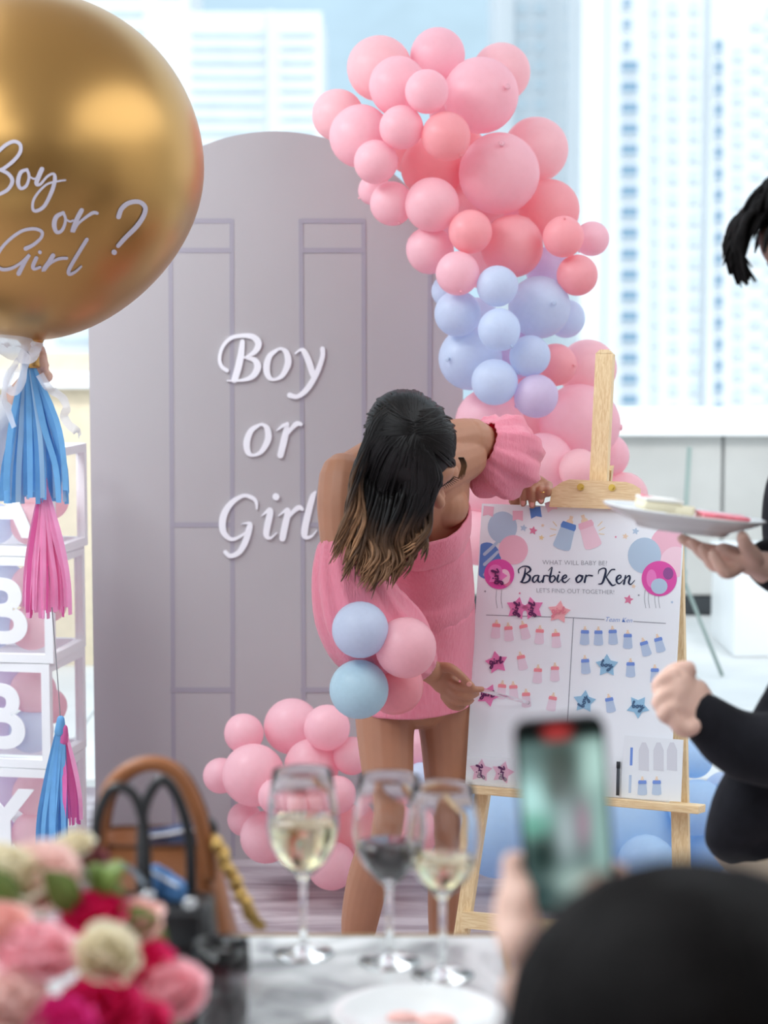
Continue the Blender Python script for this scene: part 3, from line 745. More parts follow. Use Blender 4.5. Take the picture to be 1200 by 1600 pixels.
def star_sticker(X, Y, rot, wrot, word, m_, lm, label, group, rr=18.5):
    x, y = S2(X, Y); r = thing('star_sticker', hp(x, y + rr, .0006), label, 'sticker', group)
    pts = [(p[0], p[1]) for p in starp(x, y, rr, math.radians(rot), .56)]
    part('star', MB().polypx(pts, hp, 0, .0016), m_, r, False)
    c, s2 = math.cos(math.radians(wrot)), math.sin(math.radians(wrot)); m = MB()
    for st_ in WORD[word]:
        m.stroke([(x + (a * c - b * s2) * rr * 1.25, y + (a * s2 + b * c) * rr * 1.25, 1.9) for a, b in st_], hp, .0021, 4)
    part('word', m, lm, r, False)
GS = 'star stickers on the board'
for a_ in ((268,105,12,-70,'girl',STP,LET_P,'glittery pink girl star overlapping its twin under the heading, outer one'), (350,105,-12,-75,'girl',STP,LET_P,'glittery pink girl star overlapping its twin under the heading, inner one'),
    (492,125,8,0,'girl',STL,LET_L,'pale peach girl star sticker above the dividing line'), (158,395,-10,-8,'girl',STP,LET_P,'upright pink girl star at the start of the second row'),
    (112,570,24,10,'girl',STP,LET_P,'pink girl star half covered by the hand with the rod'), (72,975,6,-80,'girl',STP,LET_P,'pink girl star at the bottom corner of the board'), (190,985,14,-78,'girl',STP,LET_P,'pink girl star at the board bottom, beside the phone'),
    (748,412,0,8,'boy',STB,LET_B,'upright blue boy star in the middle row'), (628,605,6,-70,'boy',STB,LET_B,'blue boy star with sideways word above the phone'), (915,632,36,5,'boy',STB,LET_B,'blue boy star pointing down above the clear packet')):
    star_sticker(*a_, GS)
# round portrait stickers (kept plain and generic)
def round_sticker(x, y, r, ring_, blobs, label):
    t_ = thing('round_sticker', hp(x, y + r, .0008), label, 'sticker')
    part('disc', MB().polypx(circ(x, y, r, 40), hp, 0, .0014), ring_, t_, False)
    for (bx, by, br, be, m_) in blobs: part('print_patch', MB().polypx(circ(x + bx, y + by, br, 20, be), hp, 0, .0018 + .0001 * br / 8), m_, t_, False)
MG = flat('magenta', lin(226, 84, 172)); MGL = flat('orchid', lin(240, 130, 200))
round_sticker(780, 897, 23.5, MG, ((-6, -4, 11, 1, MGL), (8, 4, 9, 1.3, PPP), (12, 13, 6, 1, PRO)), 'magenta round sticker at the start of the navy heading')
round_sticker(1030, 904, 27.5, MG, ((-12, 0, 8, 1.8, MGL), (0, 12, 13, .95, PB), (14, -8, 8, 1.2, flat('violet', lin(150, 80, 150)))), 'magenta round sticker with a pale blue patch after the navy heading')
m = MB(); x, y = 777, 900
for st_ in WORD['girl']: m.stroke([(x + b * 26, y - a * 26, 2) for a, b in st_], hp, .003, 4)
w_ = thing('girl_word_sticker', hp(777, 915, .002), 'dark plum girl lettering stuck over the first round sticker', 'sticker')
part('lettering', m, LET_P, w_, False); part('backing', MB().polypx(starp(777, 900, 16, .3, .6), hp, .0015, .0024), MGL, w_, False)
# clear packets at the board foot
PLA = mat('clear_packet_film', (.95, .97, .99), .18, trans=.0, alpha=.22)
pk = thing('sticker_packet', hp(768, 1222, .002), 'clear packet holding two pink stars at the bottom of the board', 'packet')
part('film', MB().polypx([(730, 1182), (806, 1185), (806, 1229), (728, 1224)], hp, .0022, .0030), PLA, pk, False)
pk = thing('sticker_packet', hp(1020, 1250, .002), 'white packet with two blue bottles at the lower corner of the board', 'packet')
part('card', MB().polypx([(976, 1149), (1068, 1156), (1064, 1253), (968, 1246)], hp, .0006, .0016), flat('packet_white', lin(234, 240, 246)), pk, False)
for x in (1006, 1029, 1050):
    part('bottle_cutout', MB().polypx([(x - 8, 1203), (x - 8, 1172), (x - 3, 1160), (x + 3, 1160), (x + 8, 1172), (x + 8, 1205)], hp, .0010, .0020), flat('cutout', lin(214, 217, 226)), pk, False)
for (x0, y0) in ((987, 1182), (985, 1225)):
    part('sticker_edge', MB().polypx([(x0 - 2, y0 - 14), (x0 + 2, y0 - 14), (x0 + 1, y0 + 14), (x0 - 3, y0 + 14)], hp, .001, .002), BBC if y0 < 1200 else BBL, pk, False)
bottle_sticker(938, 1055, 0, False, 'blue bottle sticker in the packet, nearer the phone', GB, .0026)
bottle_sticker(1015, 1055, 0, False, 'blue bottle sticker in the packet, nearer the board edge', GB, .0026)
pk = thing('marker_pen', hp(965, 1245, .012), 'thin dark marker standing on the easel ledge by the packet', 'pen')
part('barrel', MB().tube([hp(965, 1243, .010), hp(966, 1200, .006)], .0035, 10), flat('charcoal', lin(60, 66, 74)), pk); part('cap', MB().tube([hp(966, 1200, .006), hp(966.3, 1190, .0055)], .0042, 10), flat('graphite', lin(40, 44, 50)), pk)
# ================================================================== people: shared anatomy
SKIN = mat('skin_tan', (.425, .198, .117), .48, sss=.10, var=.05, vscale=14, bump=.05, bscale=400)
SKINL = mat('skin_fair', (.80, .52, .42), .5, sss=.10, var=.05, vscale=14)
LIP = mat('lips', lin(190, 96, 96), .4); LASH = mat('lash_black', (.012, .01, .01), .6); NAIL = mat('nail_polish', lin(222, 158, 146), .2, coat=.4)
EYEW = mat('eye_white', (.85, .85, .83), .2); IRIS = mat('iris_brown', (.05, .025, .012), .2)
def frame(f, t):
    f = V(f).normalized(); t = V(t); t = (t - f * t.dot(f)).normalized(); l = t.cross(f)
    return Matrix((l, f, t)).transposed()          # columns: left, forward, up
def head_mb(mb, c, A, s=1.0):
    e = lambda p, r: mb.ell(c + A @ (V(p) * s), tuple(q * s for q in r), A, 24, 16)
    e((0, -.012, .03), (.074, .094, .084)); e((0, .030, -.02), (.066, .066, .075)); e((0, .036, -.055), (.053, .056, .068))
    e((0, .070, -.103), (.024, .022, .020)); e((0, .070, .035), (.055, .025, .04)); e((0, .078, .012), (.046, .014, .010))
    mb.rtube([c + A @ (V(p) * s) for p in ((0, .088, .004), (0, .103, -.018), (0, .113, -.034))], [.008 * s, .010 * s, .013 * s], 12)
    for q in (-1, 1):
        e((q * .010, .100, -.038), (.009, .011, .008)); e((q * .031, .074, -.002), (.016, .013, .012)); e((q * .040, .066, -.034), (.024, .022, .022))
        e((q * .074, -.006, -.014), (.009, .019, .030)); e((q * .078, -.012, .002), (.008, .014, .016))
    e((0, .090, -.066), (.021, .011, .006)); e((0, .088, -.077), (.019, .012, .008))
def face_parts(root, c, A, s=1.0, closed=True):
    for q in (-1, 1):
        pts = [c + A @ (V((q * (.031 + dx), .086 - .9 * dx * dx * 20 + (.001 if closed else 0), -.007 + abs(dx) * -.05 + (0 if closed else .006))) * s) for dx in (-.016, -.009, 0, .009, .017)]
        m = MB().tube(pts, [.0008 * s, .0016 * s, .0018 * s, .0016 * s, .0009 * s], 6, 3)
        for k_ in range(11):
            dx = -.016 + .033 * k_ / 10; b = V((q * (.031 + dx), .087 - 18 * dx * dx, -.008 - abs(dx) * .05)); 
            m.tube([c + A @ (b * s), c + A @ ((b + V((q * (.002 + dx * .25), .006, -.003))) * s), c + A @ ((b + V((q * (.003 + dx * .4), .010, -.001))) * s)], [.0007, .0006, .0002], 4)
        part('eyelashes', m, LASH, root)
        part('eyebrow', MB().tube([c + A @ (V((q * x, y, z)) * s) for x, y, z in ((.012, .0915, .018), (.028, .0895, .024), (.046, .077, .020))], [(.002 * s, .0035 * s)] * 2 + [(.0012 * s, .0015 * s)], 8, 4), LASH, root)
        if not closed:
            part('eye', MB().ell(c + A @ (V((q * .031, .079, -.003)) * s), .0115 * s, A, 14, 10), EYEW, root)
            part('iris', MB().ell(c + A @ (V((q * .031, .0885, -.003)) * s), (.0055 * s, .003 * s, .0055 * s), A, 12, 8), IRIS, root)
    part('lips', MB().ell(c + A @ (V((0, .0965, -.067)) * s), (.020 * s, .006 * s, .0045 * s), A, 16, 8).ell(c + A @ (V((0, .095, -.0755)) * s), (.017 * s, .007 * s, .0055 * s), A, 16, 8), LIP, root)
def limb(mb, J, n=16, k=4, ref=None): mb.rtube([j[0] for j in J], [j[1] for j in J], n, k, ref)
def finger(mb, pts, r=.0085): mb.rtube(pts, [r * 1.08, r, r * .95, r * .82][:len(pts)] if len(pts) <= 4 else [r] * len(pts), 10, 3)

# ================================================================== the woman in pink
WG = thing('person', V((at(650, 1560, 4.33).x, 4.33, 0)), 'woman in a pink off-shoulder dress bending over the board with long dark hair', 'person')
W_ = at
hc = W_(647, 703, 3.93); HA = frame((.43, -.22, -.87), (-.08, -.95, .28))
mb = MB()
# torso (ref = shoulder line)
sl = (W_(742, 683, 4.18) - W_(533, 745, 4.0)).normalized()
mb.rtube([W_(650, 1070, 4.35), W_(655, 1000, 4.36), W_(660, 930, 4.32), W_(660, 870, 4.25), W_(655, 800, 4.17), W_(645, 735, 4.10), W_(640, 705, 4.08)],
         [(.115, .10), (.122, .115), (.108, .10), (.098, .085), (.112, .092), (.130, .085), (.075, .06)], 24, 4, ref=sl)
mb.ell(W_(625, 800, 4.08), (.055, .05, .05)); mb.ell(W_(692, 790, 4.12), (.055, .05, .05))
mb.rtube([W_(642, 712, 4.09), W_(644, 704, 4.02), hc + HA @ V((0, -.03, -.05))], [.056, .050, .052], 16, 3)   # neck
# shoulders and clavicle mass
mb.rtube([W_(545, 742, 4.01), W_(590, 722, 4.05), W_(640, 708, 4.09), W_(690, 695, 4.13), W_(730, 686, 4.165)], [.044, .052, .058, .052, .045], 16, 3)
mb.rtube([W_(560, 765, 4.03), W_(640, 745, 4.06), W_(725, 715, 4.15)], [.05, .07, .05], 16, 3)
# right arm (image side towards the arch)
limb(mb, [(W_(537, 745, 4.0), .050), (W_(533, 790, 3.985), .049), (W_(536, 860, 3.98), .044), (W_(545, 925, 3.98), .040), (W_(585, 975, 4.02), .041), (W_(640, 1025, 4.10), .033), (W_(672, 1048, 4.13), .026)])
# left arm reaching to the board top
limb(mb, [(W_(735, 688, 4.17), .048), (W_(765, 702, 4.27), .043), (W_(795, 712, 4.40), .038), (W_(812, 730, 4.40), .034), (W_(824, 752, 4.365), .025)])
# legs
limb(mb, [(W_(610, 1060, 4.34), .082), (W_(602, 1130, 4.31), .066), (W_(606, 1215, 4.27), .056), (W_(606, 1275, 4.26), .050), (W_(592, 1320, 4.28), .047), (W_(574, 1380, 4.32), .047), (W_(562, 1440, 4.35), .042), (W_(556, 1500, 4.37), .030), (W_(553, 1548, 4.385), .028)], 18)
mb.ell(W_(608, 1278, 4.238), (.033, .026, .040))
limb(mb, [(W_(690, 1060, 4.38), .080), (W_(696, 1130, 4.37), .062), (W_(700, 1215, 4.36), .053), (W_(702, 1270, 4.355), .047), (W_(702, 1320, 4.38), .043), (W_(698, 1380, 4.41), .043), (W_(694, 1440, 4.43), .037), (W_(692, 1500, 4.45), .028), (W_(690, 1530, 4.46), .027)], 18)
mb.ell(W_(702, 1272, 4.335), (.031, .024, .038))
# feet
for (a, b) in ((W_(553, 1548, 4.385), V((-.02, -.17, 0))), (W_(690, 1530, 4.46), V((.03, -.17, 0)))):
    h = V((a.x, a.y + .03, .03)); mb.rtube([V((a.x, a.y, .09)), h, h + b * .55 + V((0, 0, -.002)), h + b * 1.15 + V((0, 0, -.012))], [(.030, .030), (.032, .030), (.042, .024), (.034, .014)], 14, 3, ref=(1, 0, 0))
head_mb(mb, hc, HA)
# right hand round the rod
HY = 4.145
hand = [(W_(666, 1047, HY), (.024, .020)), (W_(680, 1053, HY), (.027, .017)), (W_(694, 1063, HY - .003), (.031, .015)), (W_(703, 1071, HY - .004), (.027, .013))]
mb.rtube([h[0] for h in hand], [h[1] for h in hand], 14, 3, ref=(-.35, 0, .94))
mb.rtube([W_(682, 1044, HY - .012), W_(700, 1043, HY - .026), W_(716, 1052, HY - .034), W_(737, 1072, HY - .032)], [.0125, .0115, .0095, .0075], 10, 3)      # thumb
mb.rtube([W_(702, 1062, HY - .010), W_(718, 1073, HY - .026), W_(736, 1077, HY - .028), W_(753, 1077, HY - .022)], [.0095, .0088, .0080, .0066], 10, 3)     # index
mb.rtube([W_(701, 1074, HY - .008), W_(716, 1085, HY - .026), W_(733, 1088, HY - .024), W_(745, 1084, HY - .006)], [.0095, .0086, .0080, .0068], 10, 3)      # middle
mb.rtube([W_(698, 1083, HY - .004), W_(712, 1095, HY - .020), W_(728, 1098, HY - .016), W_(737, 1094, HY)], [.0090, .0083, .0078, .0066], 10, 3)
mb.rtube([W_(693, 1088, HY + .002), W_(705, 1103, HY - .010), W_(718, 1106, HY - .006), W_(726, 1102, HY + .006)], [.0082, .0075, .0070, .0060], 10, 3)
# left hand over the board's top edge
top = lambda x, l: hp(x, 783 + (x - 757) * .035, l)
kx = (817, 831, 845, 856); tipy = (787, 790, 783, 772)
mb.rtube([W_(824, 750, 4.37), W_(828, 756, 4.385), W_(834, 763, 4.395)], [(.026, .018), (.034, .017), (.036, .015)], 14, 3, ref=(1, 0, .2))
for x, ty in zip(kx, tipy):
    a = top(x, -.012) + V((0, 0, .018)); b = top(x, .010) + V((0, 0, .016)); 
    mb.rtube([W_(x + 1, 758, 4.39), a * .5 + W_(x, 755, 4.35) * .5, hp(x, 768, .020), hp(x + .5, ty, .0115)], [.0108, .0102, .0096, .0078], 10, 3)
mb.rtube([W_(815, 768, 4.40), top(806, -.022) + V((0, 0, -.002)), top(799, -.020) + V((0, 0, .003))], [.0115, .010, .0075], 10, 3)                     # thumb behind the edge
wroot = wloc(WG)
bme = fuse(mb, 'body', .0030, 4, wroot)
body = link_mesh('body', bme, SKIN, WG)
face_parts(WG, hc, HA)
for x, ty in zip(kx, tipy): part('fingernail', MB().ell(hp(x + .5, ty - 2, .0195), (.0050, .0016, .0068)), NAIL, WG)
part('fingernail', MB().ell(W_(733, 1069, HY - .040), (.006, .002, .0055)), NAIL, WG)

# ---------------- dress
def dress_mat():
    m = bpy.data.materials.new('crinkled_pink_fabric'); m.use_nodes = True; t = m.node_tree; N = t.nodes; p = N['Principled BSDF']
    tcn = N.new('ShaderNodeTexCoord'); mp = N.new('ShaderNodeMapping'); mp.inputs['Scale'].default_value = (1, 1, .16)
    nz = N.new('ShaderNodeTexNoise'); nz.inputs['Scale'].default_value = 260; nz.inputs['Detail'].default_value = 2
    rr = N.new('ShaderNodeValToRGB'); rr.color_ramp.elements[0].color = (*lin(240, 134, 158), 1); rr.color_ramp.elements[1].color = (*lin(253, 168, 188), 1)
    bp = N.new('ShaderNodeBump'); bp.inputs['Strength'].default_value = .55; bp.inputs['Distance'].default_value = .004
    t.links.new(tcn.outputs['Object'], mp.inputs[0]); t.links.new(mp.outputs[0], nz.inputs['Vector']); t.links.new(nz.outputs['Fac'], rr.inputs[0])
    t.links.new(rr.outputs[0], p.inputs['Base Color']); t.links.new(nz.outputs['Fac'], bp.inputs['Height']); t.links.new(bp.outputs[0], p.inputs['Normal'])
    p.inputs['Roughness'].default_value = .85; p.inputs['Sheen Weight'].default_value = .3
    tr = N.new('ShaderNodeBsdfTranslucent'); tr.inputs['Color'].default_value = (*lin(255, 90, 130), 1)
    ms = N.new('ShaderNodeMixShader'); ms.inputs[0].default_value = .22
    t.links.new(p.outputs[0], ms.inputs[1]); t.links.new(tr.outputs[0], ms.inputs[2]); t.links.new(ms.outputs[0], N['Material Output'].inputs['Surface'])
    return m
DRESS = dress_mat()
def dfold(t, th):
    return 1 + .010 * math.sin(7 * th + 9 * t) + .008 * math.sin(17 * th - 20 * t)
rings = [((655, 797, 4.15), .107, .112), ((656, 812, 4.165), .108, .115), ((657, 832, 4.19), .106, .108), ((658, 846, 4.205), .101, .100), ((659, 852, 4.21), .104, .103),
         ((660, 872, 4.24), .107, .104), ((660, 900, 4.28), .112, .112), ((658, 925, 4.30), .117, .118), ((656, 938, 4.315), .117, .117), ((656, 945, 4.32), .1205, .121),
         ((654, 975, 4.335), .123, .124), ((652, 1010, 4.345), .124, .126), ((649, 1050, 4.345), .126, .124), ((647, 1090, 4.34), .127, .120), ((647, 1100, 4.34), .1275, .120)]
m = MB().tube([W_(*r[0]) for r in rings], [(r[1], r[2]) for r in rings], 48, 3, ref=(.97, .12, .12), caps=False, fold=dfold)
dr = part('dress', m, DRESS, WG)
sm = dr.modifiers.new('thick', 'SOLIDIFY'); sm.thickness = .004; sm.offset = -1
def gath(n_, amp, ph=0):
    return lambda t, th: 1 + amp * math.sin(n_ * th + ph + 1.2 * math.sin(5 * t)) * (.35 + .65 * math.sin(math.pi * min(1, t * 1.0)) ** .5) + .5 * amp * math.sin((n_ * 2 + 3) * th + 7 * t)
m = MB().tube([W_(537, 846, 3.985), W_(538, 862, 3.98), W_(545, 905, 3.975), W_(562, 955, 3.985), W_(590, 990, 4.01), W_(625, 1015, 4.07), W_(655, 1036, 4.11), W_(664, 1043, 4.12)],
              [.046, .058, .076, .090, .096, .076, .044, .032], 60, 4, caps=False, fold=gath(11, .055))
s1_ = part('sleeve', m, DRESS, WG); q = s1_.modifiers.new('thick', 'SOLIDIFY'); q.thickness = .003; q.offset = -1
m = MB().tube([W_(752, 697, 4.20), W_(758, 700, 4.205), W_(769, 707, 4.22), W_(783, 715, 4.25), W_(796, 720, 4.30), W_(805, 724, 4.35), W_(809, 727, 4.37)],
              [.054, .068, .086, .090, .074, .048, .036], 56, 4, caps=False, fold=gath(8, .075, 1.0))
s2_ = part('sleeve', m, DRESS, WG); q = s2_.modifiers.new('thick', 'SOLIDIFY'); q.thickness = .003; q.offset = -1

# ---------------- hair
HAIR = mat('hair_dark_to_brown', (.02, .015, .012), .42, spec=.25, tint=True, var=.25, vscale=60)
hb_ = MB()
def hcap(p):
    return p
for (cc, rr_) in (((0, -.016, .036), (.084, .104, .092)), ((0, -.030, .012), (.078, .080, .074))):
    hb_.ell(hc + HA @ V(cc), rr_, HA, 32, 20, col=(.012, .010, .010))
rnd = random.Random(3)
def lerp_tab(tab, u):
    for (u0, p0), (u1, p1) in zip(tab, tab[1:]):
        if u <= u1:
            k = (u - u0) / (u1 - u0); return tuple(a + (b - a) * k for a, b in zip(p0, p1))
    return tab[-1][1]
P0t = [(0, (636, 634)), (.5, (648, 660)), (1, (657, 690))]
P1t = [(0, (588, 655)), (.3, (562, 725)), (.6, (600, 765)), (.8, (645, 765)), (1, (684, 748))]
P2t = [(0, (556, 740)), (.3, (548, 810)), (.6, (588, 845)), (.8, (628, 838)), (1, (668, 805))]
P3t = [(0, (534, 862)), (.3, (552, 905)), (.6, (584, 930)), (.8, (612, 905)), (1, (656, 872))]
def surf(px, py, off):      # point on the hair cap under that pixel (front), else silhouette depth
    best = None
    for (cc, rr_) in (((0, -.016, .036), (.084, .104, .092)), ((0, -.030, .012), (.078, .080, .074))):
        c = hc + HA @ V(cc); o = V((0, 0, CAM_H)); d = ray(px, py).normalized()
        ol = HA.transposed() @ (o - c); dl = HA.transposed() @ d
        ol = V((ol.x / rr_[0], ol.y / rr_[1], ol.z / rr_[2])); dl = V((dl.x / rr_[0], dl.y / rr_[1], dl.z / rr_[2]))
        A_, B_, C_ = dl.dot(dl), ol.dot(dl), ol.dot(ol) - 1; D = B_ * B_ - A_ * C_
        if D > 0:
            t = (-B_ - math.sqrt(D)) / A_; best = t if best is None else min(best, t)
    return (V((0, 0, CAM_H)) + ray(px, py).normalized() * (best - off)) if best else None
clumps = [(rnd.random(), rnd.uniform(0, 6), rnd.uniform(7, 17), rnd.uniform(-1, 1), rnd.uniform(.92, 1.06), rnd.random()) for _ in range(34)]
clumps = [((k + rnd.uniform(-.4, .4)) / 33,) + c_[1:] for k, c_ in enumerate(clumps)]
for i in range(460):
    cu_, ph, wv, cj, cl_, cb = clumps[i % 34]; j = lambda a: rnd.uniform(-a, a)
    u = min(1, max(0, cu_ + j(.07))); lay = rnd.random()
    p0 = lerp_tab(P0t, u); p1 = lerp_tab(P1t, u); p2 = lerp_tab(P2t, cu_ * .6 + u * .4); p3 = lerp_tab(P3t, cu_ * .85 + u * .15)
    shrink = cl_ * rnd.uniform(.80, 1.02)
    p0 = (p0[0] + j(4), p0[1] + j(7)); p1 = (p1[0] + j(6), p1[1] + j(5)); p2 = (p2[0] + j(8) + 8 * cj, p2[1] + j(6))
    p3 = (p1[0] + (p3[0] - p1[0]) * shrink + j(6) + 9 * cj, p1[1] + (p3[1] - p1[1]) * shrink + j(5))
    pm = ((p0[0] * .45 + p1[0] * .55) + (-6 if u < .5 else 0), p0[1] * .55 + p1[1] * .45 - 4)
    pts = []
    for (p, off) in ((p0, .002), (pm, .004), (p1, .006)):
        s_ = surf(p[0], p[1], off + .004 * lay); pts.append(s_ if s_ else W_(p[0], p[1], 3.895 - .02 * lay))
    yb = 3.860 + .03 * (1 - lay) + (.02 if u > .75 else 0)
    for k in range(1, 10):
        t = k / 9; a = (1 - t) ** 2; b = 2 * t * (1 - t); c = t * t
        x = p1[0] * a + p2[0] * b + p3[0] * c + wv * math.sin(t * 8.5 + ph * .5) * t ** 1.3; y = p1[1] * a + p2[1] * b + p3[1] * c
        yy = pts[2].y * (1 - t) ** 2 + (yb + .010 * math.cos(t * 8.5 + ph * .5) * t) * (1 - (1 - t) ** 2)
        pts.append(W_(x, y, min(yy, 3.91)))
    cols = []
    br = cb ** 1.6 * .8 + rnd.random() * .2; tipc = (.10 + .34 * br, .050 + .185 * br, .026 + .095 * br); st_ = 4.0 + 1.4 * (1 - br)
    for k in range(12):
        t = min(1, max(0, (k - st_) / 6.0)) ** 1.1; cols.append(tuple(a * (1 - t) + b * t for a, b in zip((.009, .008, .008), tipc)))
    wd = rnd.uniform(.0028, .0058)
    hb_.tube(pts, [(wd * .5, .0015), (wd, .0025), (wd * 1.1, .0032)] + [(wd * 1.1, .0036)] * 5 + [(wd, .0032), (wd * .8, .003), (wd * .5, .002), (wd * .1, .0006)], 6, 3, cols=cols)
# crown: sections combed back over the top of the head
for i in range(150):
    th = rnd.uniform(math.pi * .95, math.pi * 2.0); cx2, cy2 = 646 + rnd.uniform(-6, 6), 672 + rnd.uniform(-12, 8); pts = []
    R1, R2 = 80, 62
    for t in range(8):
        t /= 7; x = cx2 + math.cos(th) * R1 * t; y = cy2 + math.sin(th) * R2 * t
        s_ = surf(x, y, .005); 
        if s_ is None: pts.append(pts[-1] + V((math.cos(th) * .006, .016, -.004 - math.sin(th) * .004)))
        else: pts.append(s_)
    hb_.tube(pts, [(.002, .001)] + [(.0055, .0028)] * 6 + [(.002, .001)], 6, 2, cols=[(.009, .008, .008)] * 8)
# side swept over the ear, short sections hugging the cap
for i in range(110):
    u = rnd.random(); a0 = (648 + rnd.uniform(-6, 8), 642 + 45 * u + rnd.uniform(-5, 5)); a2 = (700 + 28 * math.sin(math.pi * (.15 + .7 * u)), 640 + 100 * u + rnd.uniform(-4, 4))
    am = ((a0[0] + a2[0]) / 2 + 6, (a0[1] + a2[1]) / 2 - 7); pts = []
    for t in range(7):
        t /= 6; x = a0[0] * (1 - t) ** 2 + 2 * am[0] * t * (1 - t) + a2[0] * t * t; y = a0[1] * (1 - t) ** 2 + 2 * am[1] * t * (1 - t) + a2[1] * t * t
        s_ = surf(x, y, .004); pts.append(s_ if s_ else (pts[-1] + V((.004, .02, -.012))))
    hb_.tube(pts, [(.003, .0015)] + [(.006, .003)] * 5 + [(.002, .001)], 6, 2, cols=[(.011, .009, .009)] * 6 + [(.03, .02, .015)])
for i in range(14):     # few brown strands behind the ear
    x = 722 + rnd.uniform(-4, 4); hb_.tube([W_(x - 2, 715, 3.97), W_(x + 3, 728, 3.98), W_(x - 1 + rnd.uniform(-3, 3), 742 + rnd.uniform(-5, 8), 3.99)], [.0016, .0018, .0005], 5, 3, cols=[(.03, .018, .01), (.14, .08, .035), (.28, .16, .075)])
part('hair', hb_, HAIR, WG, colors=True)
# ring on the finger
part('ring', MB().tube([hp(847 + 5.5 * math.cos(a * .7), 768 + 1.5 * math.sin(a * .7), .017 + .011 * math.sin(a * .7)) for a in range(10)], .0013, 6), mat('gold', lin(230, 190, 110), .2, metal=1), WG)

# ================================================================== balloon wand in her hand
wa, wb_ = W_(650, 1051, HY - .022), hp(826, 1098, .006)
wd_ = thing('balloon_wand', W_(600, 1060, 4.05), 'clear rod with four pastel balloons held in the woman\'s hand', 'balloon wand')
part('rod', MB().tube([wa + (wa - wb_).normalized() * .10, wb_], .0042, 14), mat('clear_acrylic', (.96, .97, 1), .06, trans=.85, ior=1.3), wd_)
part('hub', MB().tube([wa + (wa - wb_).normalized() * .085, wa + (wa - wb_).normalized() * .105], .010, 14), mat('white_plastic', (.9, .9, .92), .4), wd_)
HB = bal_mat('hand_balloon_blue', lin(214, 226, 242), lin(222, 230, 250), .4); HBC = bal_mat('hand_balloon_aqua', lin(196, 224, 236), lin(205, 228, 240), .3)
HP = bal_mat('hand_balloon_pink', lin(252, 205, 215), lin(255, 195, 202), .4); HPD = bal_mat('hand_balloon_rose', lin(248, 180, 190), lin(255, 165, 172), .4)
BMATS.update({'hb': HB, 'hc': HBC, 'hp': HP, 'hd': HPD})
for (px, py, r, Y, c, lab) in ((563, 984, 44.5, 3.86, 'hb', 'pale lilac blue balloon'), (634, 1012, 48, 3.88, 'hp', 'light pink balloon'), (561, 1077, 46.5, 3.89, 'hc', 'pale aqua balloon'), (617, 1072, 45, 3.99, 'hd', 'rose pink balloon')):
    p = W_(px, py, Y); balloon(p, r * mpp(Y, py), c, lab, None, (wa - p), wd_)
# ================================================================== man with the plate
BLACK = mat('black_wool', (.010, .010, .014), .85, spec=.2, sheen=.05, var=.2, vscale=40, bump=.1, bscale=300)
BEIGE = mat('beige_trousers', lin(196, 178, 156), .85, var=.05)
SHOE = mat('black_leather_shoe', (.02, .018, .018), .35)
HAIRB = mat("hair_black", (.006, .005, .005), .6, spec=.06, tint=False, var=.3, vscale=60)
def hairlocks(hb2, c, A, n, L, seed, s=1.0, front=.2, up=(0, 0, 1), width=.007, hang=None):
    rr = random.Random(seed)
    for i in range(n):
        th = rr.uniform(0, 2 * math.pi); ph = rr.uniform(0, 1.5)
        d = V((math.sin(ph) * math.cos(th), math.sin(ph) * math.sin(th), math.cos(ph)))
        if d.y > .75 and d.z < front: continue
        base = lambda k, e: c + A @ (V((d.x * (.078 + k), -.014 + d.y * (.098 + k), .032 + d.z * (.088 + k))) * s)
        tan = (V((d.x, d.y, 0)) + V((0, .35, 0))).normalized() if d.z > .3 else V((d.x * .3, d.y * .3, -1))
        tan = A @ tan
        g = hang if hang is not None else V((0, 0, -1)); p0 = base(0, 0); l = L * rr.uniform(.7, 1.2)
        p1 = p0 + (A @ d) * .012 + tan * l * .4; p2 = p0 + (A @ d) * .014 + tan * l * .75 + g * l * .25; p3 = p2 + tan * l * .15 + g * l * .35
        hb2.tube([p0 - (A @ d) * .006, p1, p2, p3], [(width, .004), (width, .005), (width * .9, .004), (width * .2, .001)], 6, 3)
MY = 3.08
MN = thing('person', V((.76, MY, 0)), 'man in a black jacket holding out a white plate of cake', 'person')
mc = V((.690, MY, 1.605)); MA = frame((-.86, .02, -.50), (-.5, 0, .86))
mb = MB(); head_mb(mb, mc, MA, 1.04)
mb.rtube([V((.78, MY, .90)), V((.79, MY, 1.05)), V((.78, MY, 1.25)), V((.755, MY, 1.38)), V((.74, MY, 1.45))], [(.10, .15), (.105, .15), (.11, .17), (.09, .18), (.06, .08)], 20, 4, ref=(1, 0, 0))
mb.rtube([V((.745, MY, 1.42)), V((.725, MY, 1.50)), mc + MA @ V((0, -.035, -.06))], [.06, .056, .058], 16, 3)
far = [V((.75, MY + .19, 1.38)), V((.80, MY + .24, 1.22)), V((.83, MY + .16, 1.11)), at(1260, 905, MY + .02), at(1196, 884, MY - .03)]
limb(mb, [(far[0], .055), (far[1], .048), (far[2], .044), (far[3], .036), (far[4], .029)])
near = [V((.76, MY - .19, 1.37)), V((.86, MY - .28, 1.15)), V((.80, MY - .30, .93)), at(1200, 1172, MY - .24), at(1100, 1122, MY - .24)]
limb(mb, [(near[0], .055), (near[1], .048), (near[2], .044), (near[3], .037), (near[4], .028)])
for sgn in (-1, 1):
    limb(mb, [(V((.78, MY + .09 * sgn, .90)), .085), (V((.76, MY + .10 * sgn, .68)), .075), (V((.75, MY + .10 * sgn, .48)), .055), (V((.77, MY + .10 * sgn, .30)), .052), (V((.78, MY + .10 * sgn, .09)), .035)])
    mb.rtube([V((.80, MY + .10 * sgn, .05)), V((.72, MY + .10 * sgn, .045)), V((.60, MY + .10 * sgn, .03))], [(.035, .035), (.04, .035), (.035, .022)], 12, 3, ref=(0, 1, 0))
